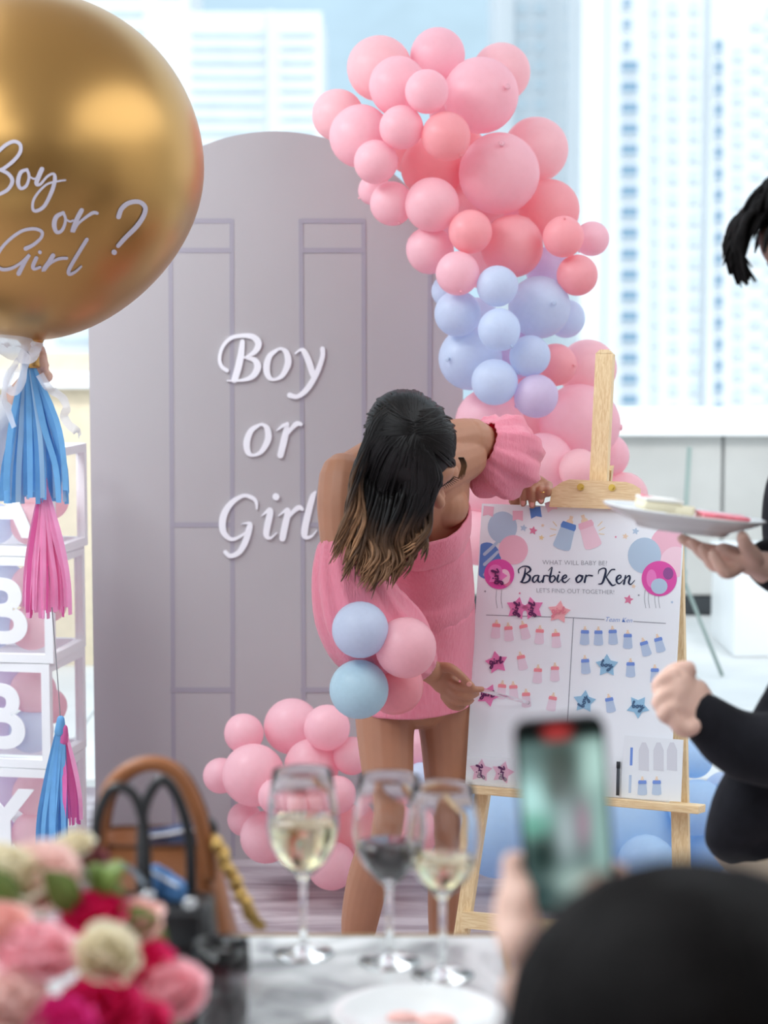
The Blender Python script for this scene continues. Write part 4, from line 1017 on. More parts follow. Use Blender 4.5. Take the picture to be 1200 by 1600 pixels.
# supporting hand under the plate
PY = MY - .06
mb.rtube([at(1198, 884, PY), at(1175, 880, PY), at(1148, 870, PY), at(1132, 862, PY)], [(.030, .022), (.040, .020), (.042, .017), (.036, .014)], 14, 3, ref=(0, 1, 0))
for (a, b, c2, dy) in (((1140, 864), (1100, 858), (1066, 842), .045), ((1138, 872), (1104, 869), (1082, 848), .015), ((1142, 880), (1116, 884), (1098, 858), -.018), ((1150, 888), (1132, 894), (1114, 866), -.045)):
    mb.rtube([at(*a, PY + dy * .6), at(*b, PY + dy), at(*c2, PY + dy * 1.1)], [.0118, .0108, .0088], 10, 4)
mb.rtube([at(1180, 872, PY - .035), at(1165, 852, PY - .06), at(1160, 838, PY - .075)], [.014, .012, .0095], 10, 3)
# lower fist
FY = MY - .24
mb.rtube([at(1102, 1120, FY), at(1086, 1105, FY), at(1068, 1085, FY), at(1062, 1068, FY)], [(.028, .022), (.040, .024), (.044, .024), (.036, .020)], 14, 3, ref=(0, .6, 1))
for (a, b, c2, d2, dy) in (((1070, 1062), (1076, 1044), (1048, 1050), (1030, 1074), .022), ((1062, 1072), (1050, 1056), (1028, 1070), (1036, 1094), 0), ((1062, 1090), (1044, 1082), (1028, 1098), (1042, 1112), -.012), ((1066, 1106), (1050, 1104), (1036, 1116), (1050, 1126), -.020)):
    mb.rtube([at(*a, FY + dy), at(*b, FY + dy - .012), at(*c2, FY + dy - .016), at(*d2, FY + dy - .004)], [.0125, .0120, .0110, .0090], 10, 3)
mb.rtube([at(1090, 1128, FY - .02), at(1072, 1140, FY - .03), at(1058, 1132, FY - .036), at(1050, 1112, FY - .034)], [.0145, .0130, .0115, .0092], 10, 3)
link_mesh('body', fuse(mb, 'body', .0038, 3, wloc(MN)), SKINL, MN)
face_parts(MN, mc, MA, 1.04, True)
hb2 = MB(); hb2.ell(mc + MA @ V((0, -.02, .045)), (.082, .100, .084), MA, 28, 18); hb2.ell(mc + MA @ V((0, -.045, .0)), (.080, .078, .075), MA, 24, 14)
hairlocks(hb2, mc, MA, 260, .055, 5, 1.05, .45)
rr = random.Random(11)
for i in range(44):     # long fringe falling forward
    x = rr.uniform(-.06, .06); p0 = mc + MA @ V((x * .7, .05, .105)); p1 = mc + MA @ V((x, .100, .098 + rr.uniform(-.01, .01))); p2 = mc + MA @ V((x * 1.05, .132, .070 + rr.uniform(-.01, .01))); p3 = mc + MA @ V((x * 1.05, .142 + rr.uniform(-.012, .01), .030 + rr.uniform(-.02, .02)))
    hb2.tube([p0, p1, p2, p3], [(.006, .004), (.008, .005), (.008, .004), (.002, .001)], 6, 4)
part('hair', hb2, HAIRB, MN)
# jacket: torso, sleeves, flared front
jb = MB()
jb.rtube([V((.79, MY, .72)), V((.79, MY, .9)), V((.80, MY, 1.05)), V((.79, MY, 1.25)), V((.765, MY, 1.38)), V((.75, MY, 1.43))], [(.15, .20), (.14, .19), (.13, .175), (.135, .195), (.11, .20), (.075, .10)], 24, 4, ref=(1, 0, 0))
jb.rtube([far[0], far[1], far[2], far[3] + V((.02, 0, 0)), at(1206, 880, MY - .02)], [.072, .064, .060, .050, .042], 16, 4)
jb.ell(at(1243, 810, MY + .10), (.055, .06, .12))
jb.rtube([near[0], near[1], near[2], near[3] + V((.0, 0, .0)), at(1097, 1119, MY - .24)], [.074, .066, .062, .056, .037], 16, 4)
jb.rtube([V((.70, MY - .20, 1.00)), at(1215, 1220, MY - .16), at(1170, 1265, MY - .15), at(1142, 1318, MY - .14)], [(.03, .10), (.05, .085), (.052, .06), (.030, .045)], 16, 4, ref=(0, 1, 0))
jb.rtube([at(1150, 1300, MY - .14), at(1215, 1335, MY - .12), at(1290, 1370, MY - .10)], [.035, .055, .06], 14, 3)
part_j = link_mesh('jacket', fuse(jb, 'jacket', .007, 5, wloc(MN)), BLACK, MN)
tb = MB()
for sgn in (-1, 1):
    tb.rtube([V((.77, MY + .09 * sgn, .86)), V((.74, MY + .10 * sgn, .68)), V((.745, MY + .10 * sgn, .48)), V((.765, MY + .10 * sgn, .30)), V((.77, MY + .10 * sgn, .08))], [.105, .10, .08, .075, .07], 16, 3)
tb.rtube([at(1215, 1352, MY - .13), at(1150, 1335, MY - .12), at(1118, 1325, MY - .12)], [(.06, .04), (.04, .03), (.012, .012)], 12, 3)
link_mesh('trousers', fuse(tb, 'trousers', .009, 4, wloc(MN)), BEIGE, MN)
for sgn in (-1, 1):
    part('shoe', MB().rtube([V((.83, MY + .10 * sgn, .05)), V((.72, MY + .10 * sgn, .05)), V((.57, MY + .10 * sgn, .036))], [(.042, .046), (.048, .046), (.040, .032)], 14, 3, ref=(0, 1, 0)), SHOE, MN)
# plate and cake
pc = at(1066, 826, PY); PA = Matrix.Rotation(math.radians(6.8), 3, 'Y') @ Matrix.Rotation(math.radians(-1.5), 3, 'X')
pt = thing('plate', pc, 'white dinner plate of cake balanced on a raised hand', 'plate')
CER = mat('white_glazed_ceramic', (.74, .75, .75), .18, coat=.3)
part('dish', MB().lathe([(.0, .002), (.060, .002), (.064, -.003), (.070, -.003), (.074, .003), (.105, .014), (.124, .0245), (.1255, .026), (.124, .0275), (.104, .018), (.072, .008), (0, .007)], pc, 48, PA), CER, pt)
def cake(px, py, sx_, sy_, h, an, mats, label, names):
    c = at(px, py, PY); r = thing('cake_slice', c, label, 'cake', 'cake slices on the held plate'); z = 0
    for nm, hh, mt_ in zip(names, h, mats):
        m = MB(); M = Matrix.Rotation(math.radians(6.8), 4, 'Y') @ Matrix.Rotation(an, 4, 'Z')
        m.box((0, 0, z + hh / 2), (sx_, sy_, hh * .98), None, .004); m.v = [c + (M @ p) + V((0, 0, .0015 * noise.noise(p * 90))) for p in m.v]
        part(nm, m, mt_, r); z += hh
SPG, CRM, JAM = mat('sponge_ivory', lin(244, 236, 206), .85, bump=.3, bscale=250), mat('cream_white', (.88, .87, .82), .5), mat('pink_glaze', lin(232, 116, 132), .3, var=.2, vscale=60)
cake(1028, 797, .062, .05, (.014, .005), .2, (SPG, CRM), 'white sponge slice with pink glaze on the held plate', ('sponge', 'cream'))
cake(1062, 803, .045, .045, (.012,), -.2, (SPG,), 'small plain sponge piece in the middle of the held plate', ('sponge',))
part('glaze', MB().rtube([at(1004, 776, PY), at(1014, 781, PY), at(1030, 784, PY), at(1046, 783, PY)], [(.004, .018), (.006, .02), (.005, .02), (.003, .016)], 12, 4, ref=(0, 0, 1)), JAM, [o for o in bpy.data.objects if o.name.startswith('cake_slice')][0])
cake(1128, 815, .075, .05, (.007, .005), .1, (mat('pink_sponge', lin(244, 186, 186), .8), JAM), 'flat pink cake slice nearest the sleeve on the held plate', ('sponge', 'glaze'))

# ================================================================== seated guest filming with a phone
PG = thing('person', V((.19, 1.02, .0)), 'seated guest seen from behind, black hair, filming with a phone', 'person')
gc = at(1072, 1652, 1.10); GA = frame((-.12, .95, .12), (0, -.12, 1))
mb = MB(); head_mb(mb, gc, GA, .95)
nz_ = gc.z
mb.rtube([gc + V((0, -.03, -.06)), gc + V((0, -.04, -.15))], [.055, .055], 14, 2)
mb.rtube([V((gc.x, 1.05, .45)), V((gc.x, 1.02, .60)), V((gc.x, 1.02, .80)), V((gc.x, 1.04, nz_ - .22)), V((gc.x, 1.05, nz_ - .15))], [(.15, .12), (.13, .10), (.145, .10), (.17, .085), (.06, .06)], 20, 4, ref=(1, 0, 0))
for s2 in (-1, 1):
    hnd = at(808, 1440, 1.50) if s2 < 0 else at(965, 1410, 1.52)
    limb(mb, [(V((gc.x + .16 * s2, 1.04, nz_ - .23)), .05), (V((gc.x + .20 * s2, 1.16, nz_ - .42)), .042), (hnd + V((.10 * (1 if s2 > 0 else .6), -.16, -.14)), .034), (hnd + V((.01, -.02, -.05)), .026)])
    limb(mb, [(V((gc.x + .09 * s2, 1.05, .47)), .085), (V((gc.x + .10 * s2, 1.40, .47)), .07), (V((gc.x + .10 * s2, 1.46, .42)), .055), (V((gc.x + .10 * s2, 1.44, .2)), .05), (V((gc.x + .10 * s2, 1.42, .06)), .035)])
    mb.rtube([V((gc.x + .10 * s2, 1.40, .045)), V((gc.x + .10 * s2, 1.58, .03))], [(.035, .035), (.035, .022)], 12, 2, ref=(1, 0, 0))
# hands holding the phone
lh = lambda x, y, d=0: at(x, y, 1.50 + d)
mb.rtube([lh(812, 1470, -.02), lh(806, 1440), lh(804, 1410), lh(808, 1380, .005)], [.018, .019, .017, .012], 12, 3)
for y in (1345, 1364, 1383, 1402): mb.rtube([lh(804, y + 14, .006), lh(794, y, .010), lh(806, y - 6, .018), lh(826, y - 4, .020)], [.0078, .0075, .0070, .0060], 8, 3)
mb.rtube([lh(812, 1440, -.012), lh(816, 1412, -.014), lh(824, 1390, -.010)], [.009, .0085, .007], 8, 3)
mb.rtube([lh(972, 1460, -.01), lh(974, 1430), lh(970, 1400, .005)], [.019, .018, .013], 12, 3)
for y in (1362, 1380, 1398): mb.rtube([lh(970, y + 12, .006), lh(974, y, .010), lh(962, y - 6, .018), lh(944, y - 4, .020)], [.0078, .0075, .0070, .0060], 8, 3)
mb.rtube([lh(972, 1430, -.012), lh(960, 1405, -.014), lh(948, 1388, -.010)], [.009, .0085, .007], 8, 3)
link_mesh('body', fuse(mb, 'body', .0055, 4, wloc(PG)), SKINL, PG)
face_parts(PG, gc, GA, .95, False)
hb3 = MB(); hb3.ell(gc + V((0, -.012, .012)), (.106, .112, .104), None, 32, 20); hb3.ell(gc + V((0, -.05, -.08)), (.100, .075, .13), None, 28, 16)
rr = random.Random(5)
for i in range(260):
    th = rr.uniform(math.pi * .92, math.pi * 2.08); ph = rr.uniform(.0, 1.0); d = V((math.sin(ph) * math.cos(th), math.sin(ph) * math.sin(th), math.cos(ph)))
    pts = [gc + V((d.x * .104, -.012 + d.y * .110, .012 + d.z * .104)) for d in [V((math.sin(q) * math.cos(th), math.sin(q) * math.sin(th), math.cos(q))) for q in (ph * .2, .5, 1.0, 1.5)]]
    pts += [V((pts[-1].x * 1.0, pts[-1].y, gc.z - .09 + rr.uniform(-.02, .02))), V((gc.x + (pts[-1].x - gc.x) * .85, pts[-1].y + .01, gc.z - .19 + rr.uniform(-.03, .02)))]
    hb3.tube(pts, [(.004, .002)] + [(.008, .004)] * 4 + [(.002, .001)], 6, 2)
part('hair', hb3, HAIRB, PG)
tb = MB(); tb.rtube([V((gc.x, 1.05, .42)), V((gc.x, 1.02, .60)), V((gc.x, 1.02, .80)), V((gc.x, 1.04, nz_ - .23)), V((gc.x, 1.05, nz_ - .165))], [(.17, .14), (.15, .12), (.165, .12), (.19, .105), (.075, .075)], 20, 4, ref=(1, 0, 0))
for s2 in (-1, 1):
    hnd = at(808, 1440, 1.50) if s2 < 0 else at(965, 1410, 1.52)
    tb.rtube([V((gc.x + .16 * s2, 1.04, nz_ - .235)), V((gc.x + .20 * s2, 1.16, nz_ - .42)), hnd + V((.10 * (1 if s2 > 0 else .6), -.16, -.14)), hnd + V((.035, -.05, -.085))], [.062, .056, .048, .038], 14, 4)
link_mesh('top', fuse(tb, 'top', .008, 4, wloc(PG)), BLACK, PG)
tb = MB()
for s2 in (-1, 1): tb.rtube([V((gc.x + .09 * s2, 1.05, .47)), V((gc.x + .10 * s2, 1.40, .47)), V((gc.x + .10 * s2, 1.47, .42)), V((gc.x + .10 * s2, 1.44, .2)), V((gc.x + .10 * s2, 1.42, .09))], [.10, .085, .07, .065, .055], 14, 3)
link_mesh('trousers', fuse(tb, 'trousers', .009, 4, wloc(PG)), BLACK, PG)
# chair under the guest
ch = thing('chair', (gc.x, 1.08, 0), 'black dining chair under the guest who is filming', 'chair')
BLW = mat('black_lacquer', (.02, .02, .02), .4)
part('seat', MB().box((gc.x, 1.10, .365), (.44, .44, .05), bev=.015), BLW, ch)
for sx_ in (-.19, .19):
    for sy_ in (-.19, .19): part('leg', MB().box((gc.x + sx_, 1.10 + sy_, .17), (.03, .03, .34), bev=.004), BLW, ch)
# phone
a, b, c2 = at(808, 1127, 1.50), at(951, 1116, 1.50), at(823, 1432, 1.505)
pu = (b - a).normalized(); pv = (a - c2); pv = (pv - pu * pv.dot(pu)); ph_h = pv.length; pv.normalize(); pn = pu.cross(pv)
if pn.y > 0: pn = -pn
pw_ = (b - a).length; c0 = c2
ph = thing('phone', c0 + pu * pw_ / 2, 'black smartphone filming the scene, held up before the easel', 'phone')
def rr_ring(w_, h_, r, l, n=6):
    out = []
    for (cx_, cy_, a0) in ((w_ - r, h_ - r, 0), (r, h_ - r, 90), (r, r, 180), (w_ - r, r, 270)):
        for q in range(n + 1):
            an = math.radians(a0 + 90 * q / n); out.append(c0 + pu * (cx_ + r * math.cos(an)) + pv * (cy_ + r * math.sin(an)) + pn * l)
    return out
part('case', MB().poly(rr_ring(pw_, ph_h, .011, 0), rr_ring(pw_, ph_h, .011, -.008)), mat('phone_black', (.008, .008, .01), .25), ph, False)
sm_ = MB(); nx, ny = 24, 50
def scr(x, y):      # live camera picture: blurred blobs
    c = [.06, .10, .095]
    for (bx, by, sx_, sy_, col) in ((.12, .60, .26, .14, (.26, .44, .42)), (.88, .76, .22, .17, (.28, .42, .38)), (.5, .80, .24, .17, (.03, .045, .04)), (.45, .66, .16, .1, (.04, .055, .05)), (.12, .46, .2, .07, (.10, .28, .22)), (.2, .28, .2, .15, (.008, .02, .018)),
                                (.5, .42, .11, .16, (.20, .25, .26)), (.72, .45, .09, .12, (.20, .13, .17)), (.92, .38, .12, .3, (.16, .26, .24)), (.55, .13, .28, .08, (.20, .28, .26)), (.85, .1, .2, .07, (.28, .17, .13)), (.12, .07, .25, .1, (.02, .04, .04))):
        g = min(1, 1.15 * math.exp(-((x - bx) / sx_) ** 2 - ((y - by) / sy_) ** 2)); c = [p_ * (1 - g) + q * g for p_, q in zip(c, col)]
    if y > .9:
        k_ = min(1, (y - .9) / .03); c = [p_ * (1 - .95 * k_) for p_ in c]; g = k_ * math.exp(-((x - .47) / .16) ** 4); c = [c[0] + .20 * g, c[1] + .015 * g, c[2] + .015 * g]
    return tuple(max(.002, q) for q in c)
vs = []; cs = []
for j in range(ny + 1):
    for i in range(nx + 1):
        vs.append(c0 + pu * (.003 + (pw_ - .006) * i / nx) + pv * (.005 + (ph_h - .010) * j / ny) + pn * .0004); cs.append(scr(i / nx, j / ny))
sm_.add(vs, [(j * (nx + 1) + i, j * (nx + 1) + i + 1, (j + 1) * (nx + 1) + i + 1, (j + 1) * (nx + 1) + i) for j in range(ny) for i in range(nx)], cs)
part('screen', sm_, mat('phone_screen', (0.01, .01, .01), .15, tint=True, emit=(1, 1, 1), es=1.0), ph, colors=True)

# ================================================================== child holding the gold balloon
CY = 4.10
KG = thing('person', V((-1.02, CY, 0)), 'person in white and black at the picture edge gripping the gold balloon\'s neck', 'person')
kc = V((-1.03, CY - .02, 1.50)); KA = frame((.5, -.85, .1), (0, 0, 1))
mb = MB(); head_mb(mb, kc, KA, .95)
mb.rtube([kc + V((0, .02, -.06)), kc + V((0, .03, -.15))], [.052, .052], 14, 2)
mb.rtube([V((-1.03, CY, .80)), V((-1.03, CY, .95)), V((-1.03, CY, 1.12)), V((-1.03, CY, 1.28)), V((-1.03, CY, 1.36))], [(.12, .10), (.105, .09), (.12, .09), (.145, .08), (.055, .055)], 20, 4, ref=(1, 0, 0))
kh = at(62, 572, CY)
limb(mb, [(V((-.90, CY, 1.28)), .045), (V((-.85, CY - .03, 1.10)), .037), (at(-20, 680, CY), .034), (at(30, 618, CY), .026), (at(52, 590, CY), .023)])
limb(mb, [(V((-1.16, CY, 1.28)), .045), (V((-1.20, CY, 1.05)), .037), (V((-1.18, CY - .05, .85)), .028)])
mb.rtube([V((-1.18, CY - .05, .85)), V((-1.17, CY - .07, .76))], [(.026, .016), (.02, .012)], 12, 2)
for s2 in (-1, 1):
    limb(mb, [(V((-1.03 + .07 * s2, CY, .80)), .075), (V((-1.03 + .08 * s2, CY, .45)), .05), (V((-1.03 + .08 * s2, CY, .09)), .033)])
    mb.rtube([V((-1.03 + .08 * s2, CY + .02, .045)), V((-1.03 + .09 * s2, CY - .14, .03))], [(.034, .034), (.034, .02)], 12, 2, ref=(1, 0, 0))
mb.rtube([at(50, 592, CY), at(58, 575, CY), at(58, 550, CY)], [.022, .024, .019], 12, 3)
for (x, y) in ((59, 541), (65, 556), (69, 572), (75, 590)):
    mb.rtube([at(x - 8, y + 1, CY - .004), at(x, y - 3, CY - .020), at(x - 1, y + 1, CY - .034), at(x - 14, y + 1, CY - .038)], [.0105, .0105, .0100, .0080], 10, 3)
link_mesh('body', fuse(mb, 'body', .005, 4, wloc(KG)), SKINL, KG)
face_parts(KG, kc, KA, .95, False)
hb4 = MB(); hb4.ell(kc + KA @ V((0, -.02, .035)), (.082, .098, .085), KA, 28, 18); hairlocks(hb4, kc, KA, 180, .08, 9, .97, .5)
part('hair', hb4, HAIRB, KG)
tb = MB(); tb.rtube([V((-1.03, CY, .72)), V((-1.03, CY, .95)), V((-1.03, CY, 1.12)), V((-1.03, CY, 1.28)), V((-1.03, CY, 1.34))], [(.15, .13), (.13, .11), (.138, .108), (.16, .098), (.07, .07)], 20, 4, ref=(1, 0, 0))
link_mesh('waistcoat', fuse(tb, 'waistcoat', .007, 4, wloc(KG)), BLACK, KG)
tb = MB(); tb.rtube([V((-.895, CY, 1.285)), V((-.85, CY - .03, 1.10)), at(-22, 682, CY), at(6, 645, CY)], [.056, .048, .046, .040], 14, 4); tb.rtube([V((-1.165, CY, 1.285)), V((-1.20, CY, 1.05)), V((-1.18, CY - .05, .88))], [.056, .048, .040], 14, 4)
link_mesh('shirt_sleeves', fuse(tb, 'shirt_sleeves', .006, 4, wloc(KG)), mat('white_cotton', (.82, .83, .86), .8), KG)
tb = MB()
for s2 in (-1, 1): tb.rtube([V((-1.03 + .07 * s2, CY, .80)), V((-1.03 + .08 * s2, CY, .45)), V((-1.03 + .08 * s2, CY, .08))], [.10, .075, .06], 14, 3)
link_mesh('trousers', fuse(tb, 'trousers', .009, 4, wloc(KG)), BLACK, KG)
# ================================================================== marble table and what stands on it
TZ = .74
def marble():
    m = bpy.data.materials.new('white_grey_marble'); m.use_nodes = True; t = m.node_tree; N = t.nodes; p = N['Principled BSDF']
    tcn = N.new('ShaderNodeTexCoord'); nz = N.new('ShaderNodeTexNoise'); nz.inputs['Scale'].default_value = 5; nz.inputs['Detail'].default_value = 8; nz.inputs['Distortion'].default_value = 2.2
    rr_ = N.new('ShaderNodeValToRGB'); e = rr_.color_ramp.elements; e[0].position = .34; e[0].color = (*lin(118, 122, 124), 1); e[1].position = .6; e[1].color = (*lin(212, 215, 215), 1)
    q = e.new(.47); q.color = (*lin(184, 187, 188), 1)
    t.links.new(tcn.outputs['Object'], nz.inputs['Vector']); t.links.new(nz.outputs['Fac'], rr_.inputs[0]); t.links.new(rr_.outputs[0], p.inputs['Base Color'])
    p.inputs['Roughness'].default_value = .2; return m
X1 = onz(787, 1462, TZ).x; Y1 = onz(600, 1460, TZ).y; X0, Y0 = -1.05, 1.30
tb_ = thing('dining_table', ((X0 + X1) / 2, (Y0 + Y1) / 2, 0), 'marble topped dining table with a thin bronze edge', 'table')
part('tabletop', MB().box(((X0 + X1) / 2, (Y0 + Y1) / 2, TZ - .012), (X1 - X0 - .012, Y1 - Y0 - .012, .024), bev=.002), marble(), tb_, False)
BRZ = mat('bronze_trim', lin(176, 146, 104), .35, metal=.6)
for (c, d) in ((((X0 + X1) / 2, Y1 - .003, TZ - .014), (X1 - X0, .006, .03)), (((X0 + X1) / 2, Y0 + .003, TZ - .014), (X1 - X0, .006, .03)), ((X0 + .003, (Y0 + Y1) / 2, TZ - .014), (.006, Y1 - Y0 - .012, .03)), ((X1 - .003, (Y0 + Y1) / 2, TZ - .014), (.006, Y1 - Y0 - .012, .03))):
    part('edge_trim', MB().box(c, d), BRZ, tb_, False)
for x in (X0 + .08, X1 - .10):
    for y in (Y0 + .08, Y1 - .10):
        part('leg', MB().tube([(x, y, 0), (x, y, TZ - .025)], [.018, .022], 14), mat('dark_metal', (.05, .045, .04), .4, metal=.8), tb_)
GLASS = mat('clear_glass', (1, 1, 1), .0, trans=1.0, ior=1.45)
WHITEW = mat('white_wine', (.93, .86, .55), .0, trans=1.0, ior=1.33); REDW = mat('red_wine', (.03, .004, .010), .0, trans=.25, ior=1.33)
def wineglass(px, py, h, fill, wm, label):
    c = onz(px, py, TZ) + V((0, 0, .0005)); g = thing('wine_glass', c, label, 'glass', 'wine glasses on the marble table'); k = h / .215
    O = [(.0005, .004), (.006, .0062), (.0045, .012), (.0040, .05), (.0040, .084), (.0065, .090), (.0165, .098), (.029, .112), (.038, .130), (.0415, .150), (.0405, .170), (.0375, .192), (.0345, .214)]
    I = [(r - .0011, z) for r, z in O[:5:-1] if z > .095]
    base = [(.0005, 0), (.034, 0), (.0355, .001), (.034, .0022), (.018, .0045), (.006, .0075)]
    prof = base + O[2:] + [(.0339, .2150)] + [(r - .0009, z) for r, z in reversed(O[7:])] + [(.0150, .0990), (.006, .0945), (.0004, .0935)]
    part('glass_body', MB().lathe([(r * k, z * k) for r, z in prof], c, 40), GLASS, g)
    # wine
    W2 = [(.0004, .0941), (.006, .0951), (.0148, .0996)] + [(r - .0014, z) for r, z in O[7:]]
    w3 = [(r, z) for r, z in W2 if z < fill]; 
    for (r0, z0), (r1, z1) in zip(W2, W2[1:]):
        if z0 < fill <= z1: w3.append((r0 + (r1 - r0) * (fill - z0) / (z1 - z0), fill))
    part('wine', MB().lathe([(r * k, z * k) for r, z in w3] + [(.0004, fill * k)], c, 40), wm, g)
wineglass(474, 1490, .222, .158, WHITEW, 'wine glass half full of pale white wine, nearest the bags')
wineglass(608, 1503, .222, .137, REDW, 'wine glass holding a little dark red wine')
wineglass(691, 1524, .222, .134, WHITEW, 'wine glass with a little white wine in front of the red one')
# stemless glass close to the flowers
c = onz(346, 1655, TZ) + V((0, 0, .0005)); g = thing('tumbler', c, 'blurred tumbler of dark red wine beside the bouquet', 'glass')
part('glass_body', MB().lathe([(.0005, 0), (.020, 0), (.022, .002), (.028, .05), (.031, .09), (.0295, .122), (.0284, .122), (.030, .09), (.0268, .05), (.0205, .006), (.0004, .005)], c, 32), GLASS, g)
part('wine', MB().lathe([(.0004, .0052), (.0200, .0062), (.0264, .05), (.0290, .082), (.0004, .082)], c, 32), REDW, g)
# side plate
c = onz(652, 1606, TZ) + V((0, 0, .001)); g = thing('side_plate', c, 'white side plate at the front of the marble table', 'plate')
part('dish', MB().lathe([(.0, 0), (.050, 0), (.054, .002), (.080, .010), (.092, .015), (.093, .0165), (.091, .017), (.078, .013), (.052, .005), (0, .004)], c, 48), CER, g)
part('food', MB().ell(c + V((.02, .0, .007)), (.022, .018, .006)).ell(c + V((-.015, .01, .007)), (.018, .014, .005)), mat('salmon_crumbs', lin(226, 176, 168), .7, var=.2, vscale=80), g)

# ---------------- bags
def rrect(cx, cy, z, hx, hy, e=5, n=32):
    out = []
    for q in range(n):
        a = 2 * math.pi * q / n; ca, sa = math.cos(a), math.sin(a)
        out.append(V((cx + hx * math.copysign(abs(ca) ** (2 / e), ca), cy + hy * math.copysign(abs(sa) ** (2 / e), sa), z)))
    return out
def loft(mb, rings, cap0=True, cap1=False):
    n = len(rings[0]); o = [p for r in rings for p in r]
    fs = [(i * n + j, i * n + (j + 1) % n, (i + 1) * n + (j + 1) % n, (i + 1) * n + j) for i in range(len(rings) - 1) for j in range(n)]
    if cap0: fs.append(tuple(range(n)))
    if cap1: fs.append(tuple((len(rings) - 1) * n + j for j in range(n)))
    return mb.add(o, fs)
TAN = mat('tan_leather', lin(158, 98, 58), .45, var=.12, vscale=12, bump=.12, bscale=180); TAND = mat('brown_suede', lin(96, 58, 36), .8)
BLK = mat('black_leather', (.016, .016, .018), .32, bump=.15, bscale=220); SIL = mat('silver_metal', (.7, .72, .74), .25, metal=1); GLD = mat('gold_bead', lin(206, 170, 104), .3, metal=1)
tY = 2.19
xl, xr = at(152, 1470, tY).x, at(388, 1470, tY).x; tl_, tr_ = at(158, 1305, tY).x, at(330, 1312, tY).x; zt = at(240, 1308, tY).z
bg1 = thing('tote_bag', ((xl + xr) / 2, tY, TZ), 'tan leather tote bag with a round rolled handle, behind the black bag', 'bag')
rings = [rrect((xl + xr) / 2, tY, TZ + .001, (xr - xl) / 2 - .006, .042), rrect((xl + xr) / 2, tY, TZ + .008, (xr - xl) / 2, .048), rrect((xl + xr) / 2 * .5 + (tl_ + tr_) / 4, tY, (TZ + zt) / 2, (xr - xl) / 4 + (tr_ - tl_) / 4, .05), rrect((tl_ + tr_) / 2, tY, zt, (tr_ - tl_) / 2, .042),
         rrect((tl_ + tr_) / 2, tY, zt - .002, (tr_ - tl_) / 2 - .003, .038), rrect((tl_ + tr_) / 2, tY, TZ + .03, (tr_ - tl_) / 2 - .006, .036)]
part('body', loft(MB(), rings, True, True), TAN, bg1)
for (y, s2) in ((tY - .045, 0), (tY + .040, 5)):
    part('handle', MB().tube([at(p[0] + s2, p[1], y) for p in ((160, 1370), (155, 1320), (166, 1245), (198, 1205), (240, 1193), (278, 1210), (306, 1262), (322, 1325), (328, 1375))], .0085, 12, 4), TAN if s2 == 0 else TAND, bg1)
part('lining_edge', MB().tube([p + V((0, 0, .001)) for p in rings[3]] + [rings[3][0] + V((0, 0, .001))], .0022, 6), TAND, bg1)
bY = 2.05
cx_ = at(238, 1450, bY).x; zt2 = at(238, 1408, bY).z
bg2 = thing('handbag', (cx_, bY, TZ), 'small black leather handbag with two upright handles and silver buckles', 'bag')
part('body', loft(MB(), [rrect(cx_, bY, TZ + .001, .062, .036), rrect(cx_, bY, TZ + .010, .070, .043), rrect(cx_, bY, (TZ + zt2) / 2, .069, .045), rrect(cx_, bY, zt2, .066, .034), rrect(cx_, bY, zt2 + .003, .060, .028)], True, True), BLK, bg2)
part('flap', MB().box((cx_ + .01, bY - .043, zt2 - .018), (.09, .008, .035), bev=.003), BLK, bg2)
part('handle', MB().tube([at(p[0], p[1], bY - .035) for p in ((152, 1415), (149, 1330), (153, 1275), (170, 1238), (190, 1230), (211, 1245), (225, 1290), (229, 1360), (231, 1415))], .0058, 10, 4), BLK, bg2)
part('handle', MB().tube([at(p[0], p[1], bY + .03) for p in ((221, 1410), (221, 1330), (226, 1260), (246, 1223), (264, 1224), (284, 1262), (297, 1320), (299, 1420))], .0058, 10, 4), BLK, bg2)
for (x, y) in ((163, 1357), (232, 1400), (297, 1412)):
    part('buckle', MB().tube([at(x + 8 * math.cos(q), y + 6 * math.sin(q), bY - .048) for q in [2 * math.pi * i / 12 for i in range(13)]], .0028, 8), SIL, bg2)
part('strap', MB().tube([at(188, 1348, bY - .04), at(210, 1362, bY - .046), at(228, 1384, bY - .05)], [(.007, .002)] * 3, 8, 3), mat('grey_strap', lin(120, 130, 140), .3, metal=.5), bg2)
# blue cloths poking out
def cloth(name, pts, Y, m_, label):
    o = MB(); c0_ = [at(x, y, Y + .01 * (i % 2)) for i, (x, y) in enumerate(pts)]; o.rtube(c0_, [(.016, .008)] * len(c0_), 12, 4, ref=(0, 0, 1)); 
    r = thing(name, c0_[0], label, 'cloth'); part('folds', o, m_, r)
    part('hem', MB().tube([p + V((0, -.009, .010)) for p in c0_], .0018, 6, 3), mat('white_cotton', (.82, .83, .86), .8), r)
cloth('scarf', [(232, 1318), (262, 1314), (292, 1308), (312, 1306)], tY - .01, mat('denim_blue', lin(66, 84, 122), .8, var=.15), 'navy scarf with pale edge folded into the tan tote')
cloth('handkerchief', [(236, 1372), (258, 1384), (280, 1396)], bY - .005, mat('sky_cloth', lin(84, 134, 190), .75, var=.1), 'bright blue cloth poking out of the black handbag')
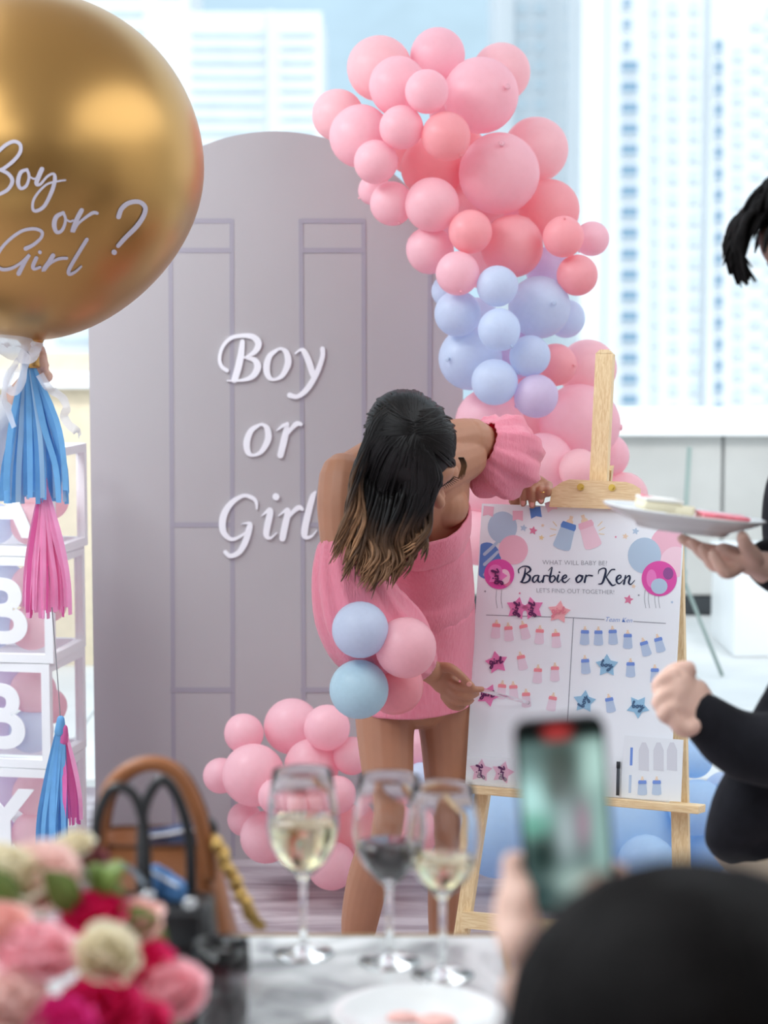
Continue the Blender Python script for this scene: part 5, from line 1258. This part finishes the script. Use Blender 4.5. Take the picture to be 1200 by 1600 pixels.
# gold charm hanging at the tote's side
gc_ = thing('bag_charm', at(335, 1300, tY - .04), 'gold beaded charm with fringed tail hanging on the tote', 'charm')
part('knob', MB().ell(at(324, 1296, tY - .03), (.012, .012, .014)).ell(at(330, 1312, tY - .03), (.008, .008, .010)), BLK, gc_)
pth = catmull([(334, 1312), (348, 1332), (352, 1352), (366, 1372), (374, 1395), (386, 1412)], 4)
bead = MB().ell((0, 0, 0), .0068, nu=12, nv=8).mesh('bead'); bead.materials.append(GLD); bead.polygons.foreach_set('use_smooth', [True] * len(bead.polygons))
for i, (x, y) in enumerate(pth):
    o = bpy.data.objects.new('bead', bead); COL.objects.link(o); o.parent = gc_; o.location = at(x + 3 * math.sin(i * 2.1), y, tY - .05 + .006 * math.cos(i * 1.7)) - gc_.location
for i in range(16):
    q = i / 15; part('fringe', MB().tube([at(386 + 10 * q - 6, 1408, tY - .05 + .01 * math.sin(i)), at(390 + 20 * q - 8, 1432, tY - .05), at(402 + 14 * q, 1448 + 6 * math.sin(i * 1.3), tY - .05)], [.0022, .002, .0012], 5, 2), GLD, gc_)

# ---------------- bouquet
FLC = {'cream': lin(244, 236, 212), 'blush': lin(252, 226, 220), 'pink': lin(252, 200, 208), 'peach': lin(250, 204, 196), 'hot': lin(232, 40, 112), 'mag': lin(236, 60, 155), 'dusty': lin(176, 110, 116)}
LEAF = mat('leaf_green', lin(120, 142, 70), .55, translucent=.25, var=.15, vscale=30)
def petal_mesh(open_):
    vs = []; fs = []; nu, nv = 6, 6
    for j in range(nv + 1):
        t = j / nv
        for i in range(nu + 1):
            s_ = i / nu * 2 - 1; wdt = math.sin(math.pi * (.12 + .72 * t)) * .62; x = s_ * wdt
            r = .10 + .34 * math.sin(t * math.pi * .62) * open_ + .14 * t * t * (open_ ** 2); z = t * (1.02 - .32 * open_ * t) - .06 * s_ * s_ * t
            y = r - .30 * x * x + .03 * math.sin(5 * s_) * t * t
            vs.append((x, y, z))
    for j in range(nv):
        for i in range(nu): a = j * (nu + 1) + i; fs.append((a, a + 1, a + nu + 2, a + nu + 1))
    me = MB().add(vs, fs).mesh('petal'); me.polygons.foreach_set('use_smooth', [True] * len(me.polygons)); return me
PET = {}
def bloom(px, py, r, Y, col, label, tilt=None):
    c = at(px, py, Y); R = r * mpp(Y, py) * 1.38
    mt_ = mat('petal_' + col, FLC[col], .6, translucent=.3, var=.08, vscale=40)
    root = thing('rose', c - V((0, 0, R * .5)), label, 'flower', 'flowers of the table bouquet')
    rr2 = random.Random(px * 7 + py); tl2 = tilt or (rr2.uniform(-.5, .5) + .2, -.5 + rr2.uniform(-.3, .3))
    root.rotation_euler = V((tl2[0] * .6, tl2[1], .9)).to_track_quat('Z', 'Y').to_euler(); root.scale = (R, R, R)
    for (n_, op, ps) in ((4, .25, .85), (5, .55, .95), (6, .95, 1.0), (6, 1.35, 1.0)):
        key = (col, op)
        if key not in PET: PET[key] = petal_mesh(op); PET[key].materials.append(mt_)
        for q in range(n_):
            o = bpy.data.objects.new('petal', PET[key]); COL.objects.link(o); o.parent = root
            o.rotation_euler = (0, 0, 2 * math.pi * (q + rr2.uniform(-.15, .15)) / n_ + op * 2); o.scale = (ps * rr2.uniform(.92, 1.08),) * 3; o.location = (0, 0, .08 * (1.35 - op))
    st = MB().tube([V((0, 0, .05)), V((0, 0, -.6)), V((.05, .05, -1.3))], [.10, .06, .05], 8, 2).mesh('stem'); st.materials.append(LEAF)
    o = bpy.data.objects.new('stem', st); COL.objects.link(o); o.parent = root
BL = [(62,1352,60,1.74,'blush','large blush cream rose at the top of the bouquet'), (8,1350,54,1.72,'cream','cream rose at the picture edge on top of the bouquet'), (50,1482,66,1.62,'pink','big pale pink rose at the front of the bouquet'),
 (0,1440,50,1.64,'peach','peach rose at the picture edge in the middle of the bouquet'), (160,1476,50,1.63,'cream','cream ivory rosebud ringed by hot pink roses'), (150,1420,50,1.72,'hot','hot pink rose behind the ivory rosebud'),
 (222,1500,48,1.70,'hot','hot pink rose between the ivory rosebud and the outer pink rose'), (152,1560,62,1.60,'hot','largest hot pink rose below the ivory rosebud'), (98,1590,54,1.57,'mag','magenta rose at the bottom of the bouquet'),
 (210,1428,44,1.74,'peach','peach pink rose beside the black handbag'), (270,1535,54,1.68,'pink','pink rose outermost toward the tumbler'), (120,1315,32,1.80,'cream','small cream flower highest near the bag handles'), (147,1338,22,1.80,'dusty','tiny dusty rose bud near the tan bag'),
 (10,1550,56,1.58,'blush','blush rose at the lower picture corner'), (215,1590,50,1.62,'hot','hot pink rose at the bottom beside the tumbler')]
for b_3 in BL: bloom(*b_3)
vz = at(110, 1640, 1.68); vz.z = TZ
vs_ = thing('flower_vase', vz, 'low white ceramic vase under the roses', 'vase')
part('vase_body', MB().lathe([(.0, 0), (.05, 0), (.065, .01), (.075, .04), (.07, .065), (.066, .07), (.062, .065), (.068, .04), (.0, .01)], vz, 32), CER, vs_)
lf = MB()
for i, (px, py, Y) in enumerate(((160, 1378, 1.73), (172, 1385, 1.74), (15, 1402, 1.68), (25, 1395, 1.7), (240, 1460, 1.72), (110, 1405, 1.70))):
    c = at(px, py, Y); d = V((random.uniform(-1, 1), -.4, random.uniform(.2, 1))).normalized(); sd_ = d.orthogonal().normalized(); l = MB()
    vs2 = []; 
    for t in range(7):
        t /= 6; w2 = .016 * math.sin(math.pi * (.08 + .9 * t)); p = c + d * (.055 * (t - .3)) + d.cross(sd_) * .008 * t * t
        vs2 += [p - sd_ * w2, p + d.cross(sd_) * .002, p + sd_ * w2]
    l.add(vs2, [(3 * k + i2, 3 * k + i2 + 1, 3 * k + i2 + 4, 3 * k + i2 + 3) for k in range(6) for i2 in (0, 1)])
    o = part('leaf', l, LEAF, vs_); o.modifiers.new('thick', 'SOLIDIFY').thickness = .0008
# ================================================================== gold balloon, ribbon, tassels
GY = 4.03
GOLD = mat('gold_chrome_latex', lin(190, 148, 88), .33, metal=.9)
gcn = at(44, 260, GY); kx_ = mpp(GY, 260); RX, RZ = 274 * kx_, 268 * kx_
gb = thing('giant_balloon', at(50, 532, GY), 'giant chrome gold balloon lettered in lilac white script', 'balloon')
def gshape(p):
    q = 1 - .13 * max(0, -p.z) ** 2.0; return V((p.x * q, p.y * q, p.z * (1.012 if p.z < 0 else 1)))
part('balloon_skin', MB().ell(gcn, (RX, RX, RZ), None, 64, 48, shape=gshape), GOLD, gb)
nk = gcn + V((0, 0, -RZ * 1.012))
part('neck', MB().tube([nk + V((0, 0, .012)), nk + V((.003, 0, -.012)), nk + V((.004, 0, -.03)), nk + V((.004, 0, -.055))], [.035, .018, .012, .014], 16, 3), GOLD, gb)
def hg(px, py, l=0):       # onto the balloon skin
    o = V((0, 0, CAM_H)); d = ray(px, py).normalized(); c = gcn; r = V((RX, RX, RZ))
    t = (c - o).dot(d) - RX * 1.2
    f_ = lambda p: (lambda q: math.sqrt((q.x / RX) ** 2 + (q.y / RX) ** 2) / max(.05, 1 - .13 * max(0, -q.z / RZ / 1.012) ** 2) if False else None)(p - c)
    def inside(p):
        q = p - c; z = q.z / RZ / (1.012 if q.z < 0 else 1)
        if abs(z) >= 1: return False
        k = (1 - .13 * max(0, -z) ** 2) * math.sqrt(1 - z * z); return math.hypot(q.x, q.y) < RX * k
    lo = t; hi = None
    for s_ in range(60):
        if inside(o + d * (t + .012 * s_)): hi = t + .012 * s_; lo = hi - .012; break
    if hi is None: return o + d * ((c - o).dot(d))
    for _ in range(16):
        m_ = (lo + hi) / 2
        if inside(o + d * m_): hi = m_
        else: lo = m_
    p = o + d * lo; nrm = V(((p - c).x / RX ** 2, (p - c).y / RX ** 2, (p - c).z / RZ ** 2)).normalized()
    return p + nrm * (l + .0006)
GT = [
 [(-95,470,24),(-70,330,26),(-40,170,24)],
 [(-110,330,20),(-80,240,22),(-20,180,24),(40,125,26),(100,98,26),(145,120,26),(145,175,26),(100,235,26),(30,290,26),(-20,310,22)],[(10,305,24),(60,330,26),(90,380,28),(60,440,26),(0,475,24),(-60,492,22)],
 [(195,300,22),(150,320,28),(130,390,30),(150,435,24),(190,415,22),(210,350,20),(195,300,20)],[(205,345,14),(240,365,14),(262,360,14)],
 [(302,297,34),(278,350,34),(262,400,30),(290,405,20),(340,350,18),(385,330,18),(395,370,28),(375,450,28),(320,560,26),(260,597,24),(235,575,20),(250,500,18),(330,410,16),(410,385,14),(470,376,12)],
 [(455,610,24),(405,640,32),(390,700,34),(410,750,26),(450,730,22),(472,660,20),(455,610,20)],[(468,650,12),(500,672,14),(525,665,14)],[(587,592,32),(552,660,34),(522,745,32),(560,690,18),(620,640,20),(670,610,24),(698,613,22)],
 [(185,868,30),(240,840,24),(295,790,22),(300,745,24),(240,725,22),(150,745,22),(50,820,22),(-10,900,22),(-30,970,22),(10,1015,22),(80,1010,22),(150,970,18),(212,912,20),(180,960,28),(135,1045,34)],
 [(262,935,28),(238,990,28),(247,1013,22),(290,1000,16)],[(287,893,26),(288,894,26)],
 [(382,917,32),(352,965,32),(312,1023,30),(360,975,18),(420,942,20),(480,936,20)],[(625,802,26),(570,890,26),(500,1010,26),(497,1050,24),(540,1035,18),(585,995,12)],
 [(852,640,34),(875,580,32),(930,538,32),(1000,532,32),(1043,570,32),(1033,630,32),(980,710,32),(900,790,30),(848,848,28)],[(820,893,38),(821,894,38)]]
LILV = mat('lilac_white_vinyl', lin(205, 200, 214), .5)
for s_ in GT: part('script_stroke', MB().stroke(zz(s_, 0, 200, 4.615), hg, .0010, 5), LILV, gb, False)

ORG = mat('white_organza', (.92, .92, .97), .5, alpha=.55, translucent=.3)
def ribbon(path, wd, nrm=(0, -1, .2)):
    S = catmull([tuple(p) for p in path], 6); L = []; n = len(S)
    for i in range(n):
        t = V(S[min(i + 1, n - 1)]) - V(S[max(i - 1, 0)]); sdv_ = t.cross(V(nrm) + V((.4 * math.sin(i * .5), 0, .3 * math.cos(i * .4)))).normalized() * wd / 2
        L += [V(S[i]) - sdv_, V(S[i]) + V((0, -.003, 0)), V(S[i]) + sdv_]
    return MB().add(L, [(3 * i + k, 3 * i + k + 1, 3 * i + k + 4, 3 * i + k + 3) for i in range(n - 1) for k in (0, 1)])
RB = thing('ribbon_bow', at(45, 540, GY - .03), 'white organza ribbon bow tied round the gold balloon\'s neck', 'ribbon')
g_ = lambda x, y, d=0: at(x, y, GY - .045 - d)
for nm, pth, wd in (('loop', [g_(50, 545), g_(35, 532, .02), g_(12, 530, .03), g_(2, 540, .02), g_(20, 552, .0), g_(45, 548)], .03), ('loop', [g_(52, 548), g_(58, 540, .02), g_(50, 556, .04), g_(38, 560, .03), g_(30, 552, .01)], .026),
                    ('tail', [g_(48, 550), g_(38, 570, .01), g_(34, 595, .02), g_(22, 612, .015), g_(10, 600, .01), g_(18, 580, 0), g_(30, 575, .01)], .018), ('tail', [g_(30, 560), g_(12, 590, .02), g_(6, 620, .01), g_(14, 645, .0), g_(22, 668, .01)], .012),
                    ('tail', [g_(62, 585), g_(74, 604, .01), g_(84, 612, .0), g_(98, 622, .01), g_(104, 638, .02), g_(100, 650, .0), g_(108, 664, .01), g_(118, 672, .02), g_(124, 680, .0)], .017)):
    part(nm, ribbon(pth, wd), ORG, RB)
tk_ = thing('balloon_string', at(75, 760, GY), 'thin grey string running down between the tassels', 'string')
part('string', MB().tube([at(56, 560, GY), at(68, 770, GY), at(82, 960, GY), at(90, 1060, GY), at(95, 1132, GY)], .0011, 6, 4), mat('grey_string', (.25, .25, .27), .8), tk_)
TB, TBL, TP, TM = mat('tissue_blue', lin(122, 184, 232), .7, translucent=.3, var=.1, vscale=30), mat('tissue_light_blue', lin(178, 214, 240), .7, translucent=.3), mat('tissue_pink', lin(250, 176, 216), .7, translucent=.35, var=.08, vscale=30), mat('tissue_magenta', lin(236, 116, 180), .7, translucent=.3)
def tassel(top, n, spread, y0, y1, mats, label, seed, knotm):
    rr3 = random.Random(seed); r = thing('tassel', at(top[0], y1, GY), label, 'tassel', 'tissue tassels under the gold balloon')
    for i in range(n):
        q = (i + .5) / n + rr3.uniform(-.03, .03); x1 = spread[0] + (spread[1] - spread[0]) * q; d = rr3.uniform(-.04, .04); ye = y1 + rr3.uniform(-18, 4)
        xm = top[0] + (x1 - top[0]) * rr3.uniform(.48, .75); ym = y0 + (ye - y0) * .45
        S = catmull([tuple(at(top[0] + (q - .5) * 10, y0, GY + d * .15)), tuple(at(xm, ym, GY + d * .6)), tuple(at(x1 * .8 + xm * .2, y0 + (ye - y0) * .75, GY + d)), tuple(at(x1, ye, GY + d))], 4)
        tw = rr3.uniform(-1, 1); vs3 = []; wd = rr3.uniform(.0045, .0065)
        for k, p in enumerate(S):
            a = tw * 1.6 * k / len(S) + .3; sdv_ = V((math.cos(a), math.sin(a), 0)) * wd * (.5 + .5 * min(1, k / 3)); vs3 += [V(p) - sdv_, V(p) + sdv_]
        m = MB().add(vs3, [(2 * k, 2 * k + 1, 2 * k + 3, 2 * k + 2) for k in range(len(S) - 1)])
        part('strip', m, mats[int(q * len(mats) * .9999) if len(mats) < 4 else rr3.randrange(len(mats))], r)
    part('knot', MB().rtube([at(top[0], y0 - 12, GY), at(top[0] - 1, y0 + 8, GY)], [.008, .012], 10, 2), knotm, r)
tassel((44, 560), 46, (4, 112), 562, 784, [TB, TBL, TB, TB, TBL], 'full blue tissue tassel just below the ribbon bow', 1, TB)
tassel((68, 768), 34, (34, 110), 762, 964, [TP, TP, TP, TM], 'pink tissue tassel hanging below the full blue one', 2, TP)
tassel((95, 1135), 20, (58, 104), 1136, 1330, [TB, TBL, TB, TB], 'lower blue tissue tassel over the bouquet', 3, TB)
tassel((100, 1150), 10, (100, 128), 1150, 1292, [TM, TP, TM, TM], 'narrow magenta tissue tassel beside the lower blue one', 4, TM)

# ================================================================== lettered balloon boxes
BXS = .268; BXY = 4.92
FRM = mat('white_card_frame', (.88, .89, .91), .55); FILM = mat('clear_film', (1, 1, 1), .08, alpha=.10)
bs = thing('box_stand', V((at(0, 1300, BXY + .15).x, BXY + .13, 0)), 'low white stand under the stack of balloon boxes', 'stand')
part('slab', MB().box((bs.location.x - .01, BXY + .13, .055), (.34, .32, .06), bev=.004), FRM, bs)
for sx_ in (-.13, .13):
    for sy_ in (-.12, .12): part('leg', MB().box((bs.location.x - .01 + sx_, BXY + .13 + sy_, .0125), (.03, .03, .025)), FRM, bs)
ORD2 = ['bottom', 'second lowest', 'second highest', 'topmost']
def letter_mesh(ch):
    cu = bpy.data.curves.new('t', 'FONT'); cu.body = ch; cu.size = .23; cu.extrude = .002; cu.offset = .006; cu.align_x = 'CENTER'
    o = bpy.data.objects.new('t', cu); COL.objects.link(o); me = bpy.data.meshes.new_from_object(o.evaluated_get(bpy.context.evaluated_depsgraph_get())); bpy.data.objects.remove(o); return me
for k, (chh, xr_, yaw) in enumerate((('Y', 80, 9), ('B', 76, 11), ('B', 83, 9), ('A', 86, 10))):
    z0 = .085 + k * (BXS + .002); fr = at(xr_, 1000, BXY); ya = -math.radians(yaw)
    ux = V((math.cos(ya), math.sin(ya), 0)); uy = V((-math.sin(ya), math.cos(ya), 0)); org = V((fr.x, BXY, z0)) - ux * BXS
    r = thing('balloon_box', org + ux * BXS / 2 + uy * BXS / 2, 'white framed clear balloon box, %s of the stack, letter %s' % (ORD2[k], chh), 'box', 'stack of clear balloon boxes')
    M = Matrix((ux, uy, V((0, 0, 1)))).transposed().to_4x4(); M.translation = org; fw = .022; S_ = BXS
    for (a, b) in ((0, 0), (0, 1), (1, 0), (1, 1)):
        for ax in range(3):
            c = [0, 0, 0]; d = [fw, fw, fw]; o1, o2 = [i for i in range(3) if i != ax]
            c[ax] = S_ / 2; d[ax] = S_ - (2 * fw if ax else 0); c[o1] = fw / 2 + a * (S_ - fw); c[o2] = fw / 2 + b * (S_ - fw)
            part('frame_bar', MB().box(c, d, M), FRM, r, False)
    for (c, d) in (((S_ / 2, fw * .7, S_ / 2), (S_ - 2 * fw, .0006, S_ - 2 * fw)), ((S_ - fw * .7, S_ / 2, S_ / 2), (.0006, S_ - 2 * fw, S_ - 2 * fw)), ((fw * .7, S_ / 2, S_ / 2), (.0006, S_ - 2 * fw, S_ - 2 * fw))):
        part('film_panel', MB().box(c, d, M), FILM, r, False)
    me = letter_mesh(chh); me.transform(Matrix.Translation(-wloc(r)) @ M @ Matrix.Translation((S_ / 2, .004, S_ / 2 - .082)) @ Matrix.Rotation(math.pi / 2, 4, 'X'))
    link_mesh('letter', me, FRM, r, False)
    mixes = (('v', 'p', 'p'), ('v', 'p', 'b'), ('b', 'p', 'p'), ('b', 'l', 'p'))[k]
    for q, (lx, ly, lz, rad_) in enumerate(((.085, .15, .18, .058), (.178, .12, .175, .060), (.175, .11, .072, .058), (.075, .10, .070, .054), (.19, .20, .12, .048))):
        cc = (mixes + (mixes[0], 'p'))[q]; nmz = {'v': 'lilac', 'd': 'deep pink', 'p': 'pink', 'b': 'pale blue', 'l': 'pale pink'}[cc]
        balloon(M @ V((lx, ly, lz)), rad_, cc, '%s balloon %s inside the %s balloon box' % (nmz, ('at the upper inner side', 'at the upper outer side', 'at the lower outer side', 'at the lower inner side', 'at the back')[q], ORD2[k]), 'balloons inside the boxes')
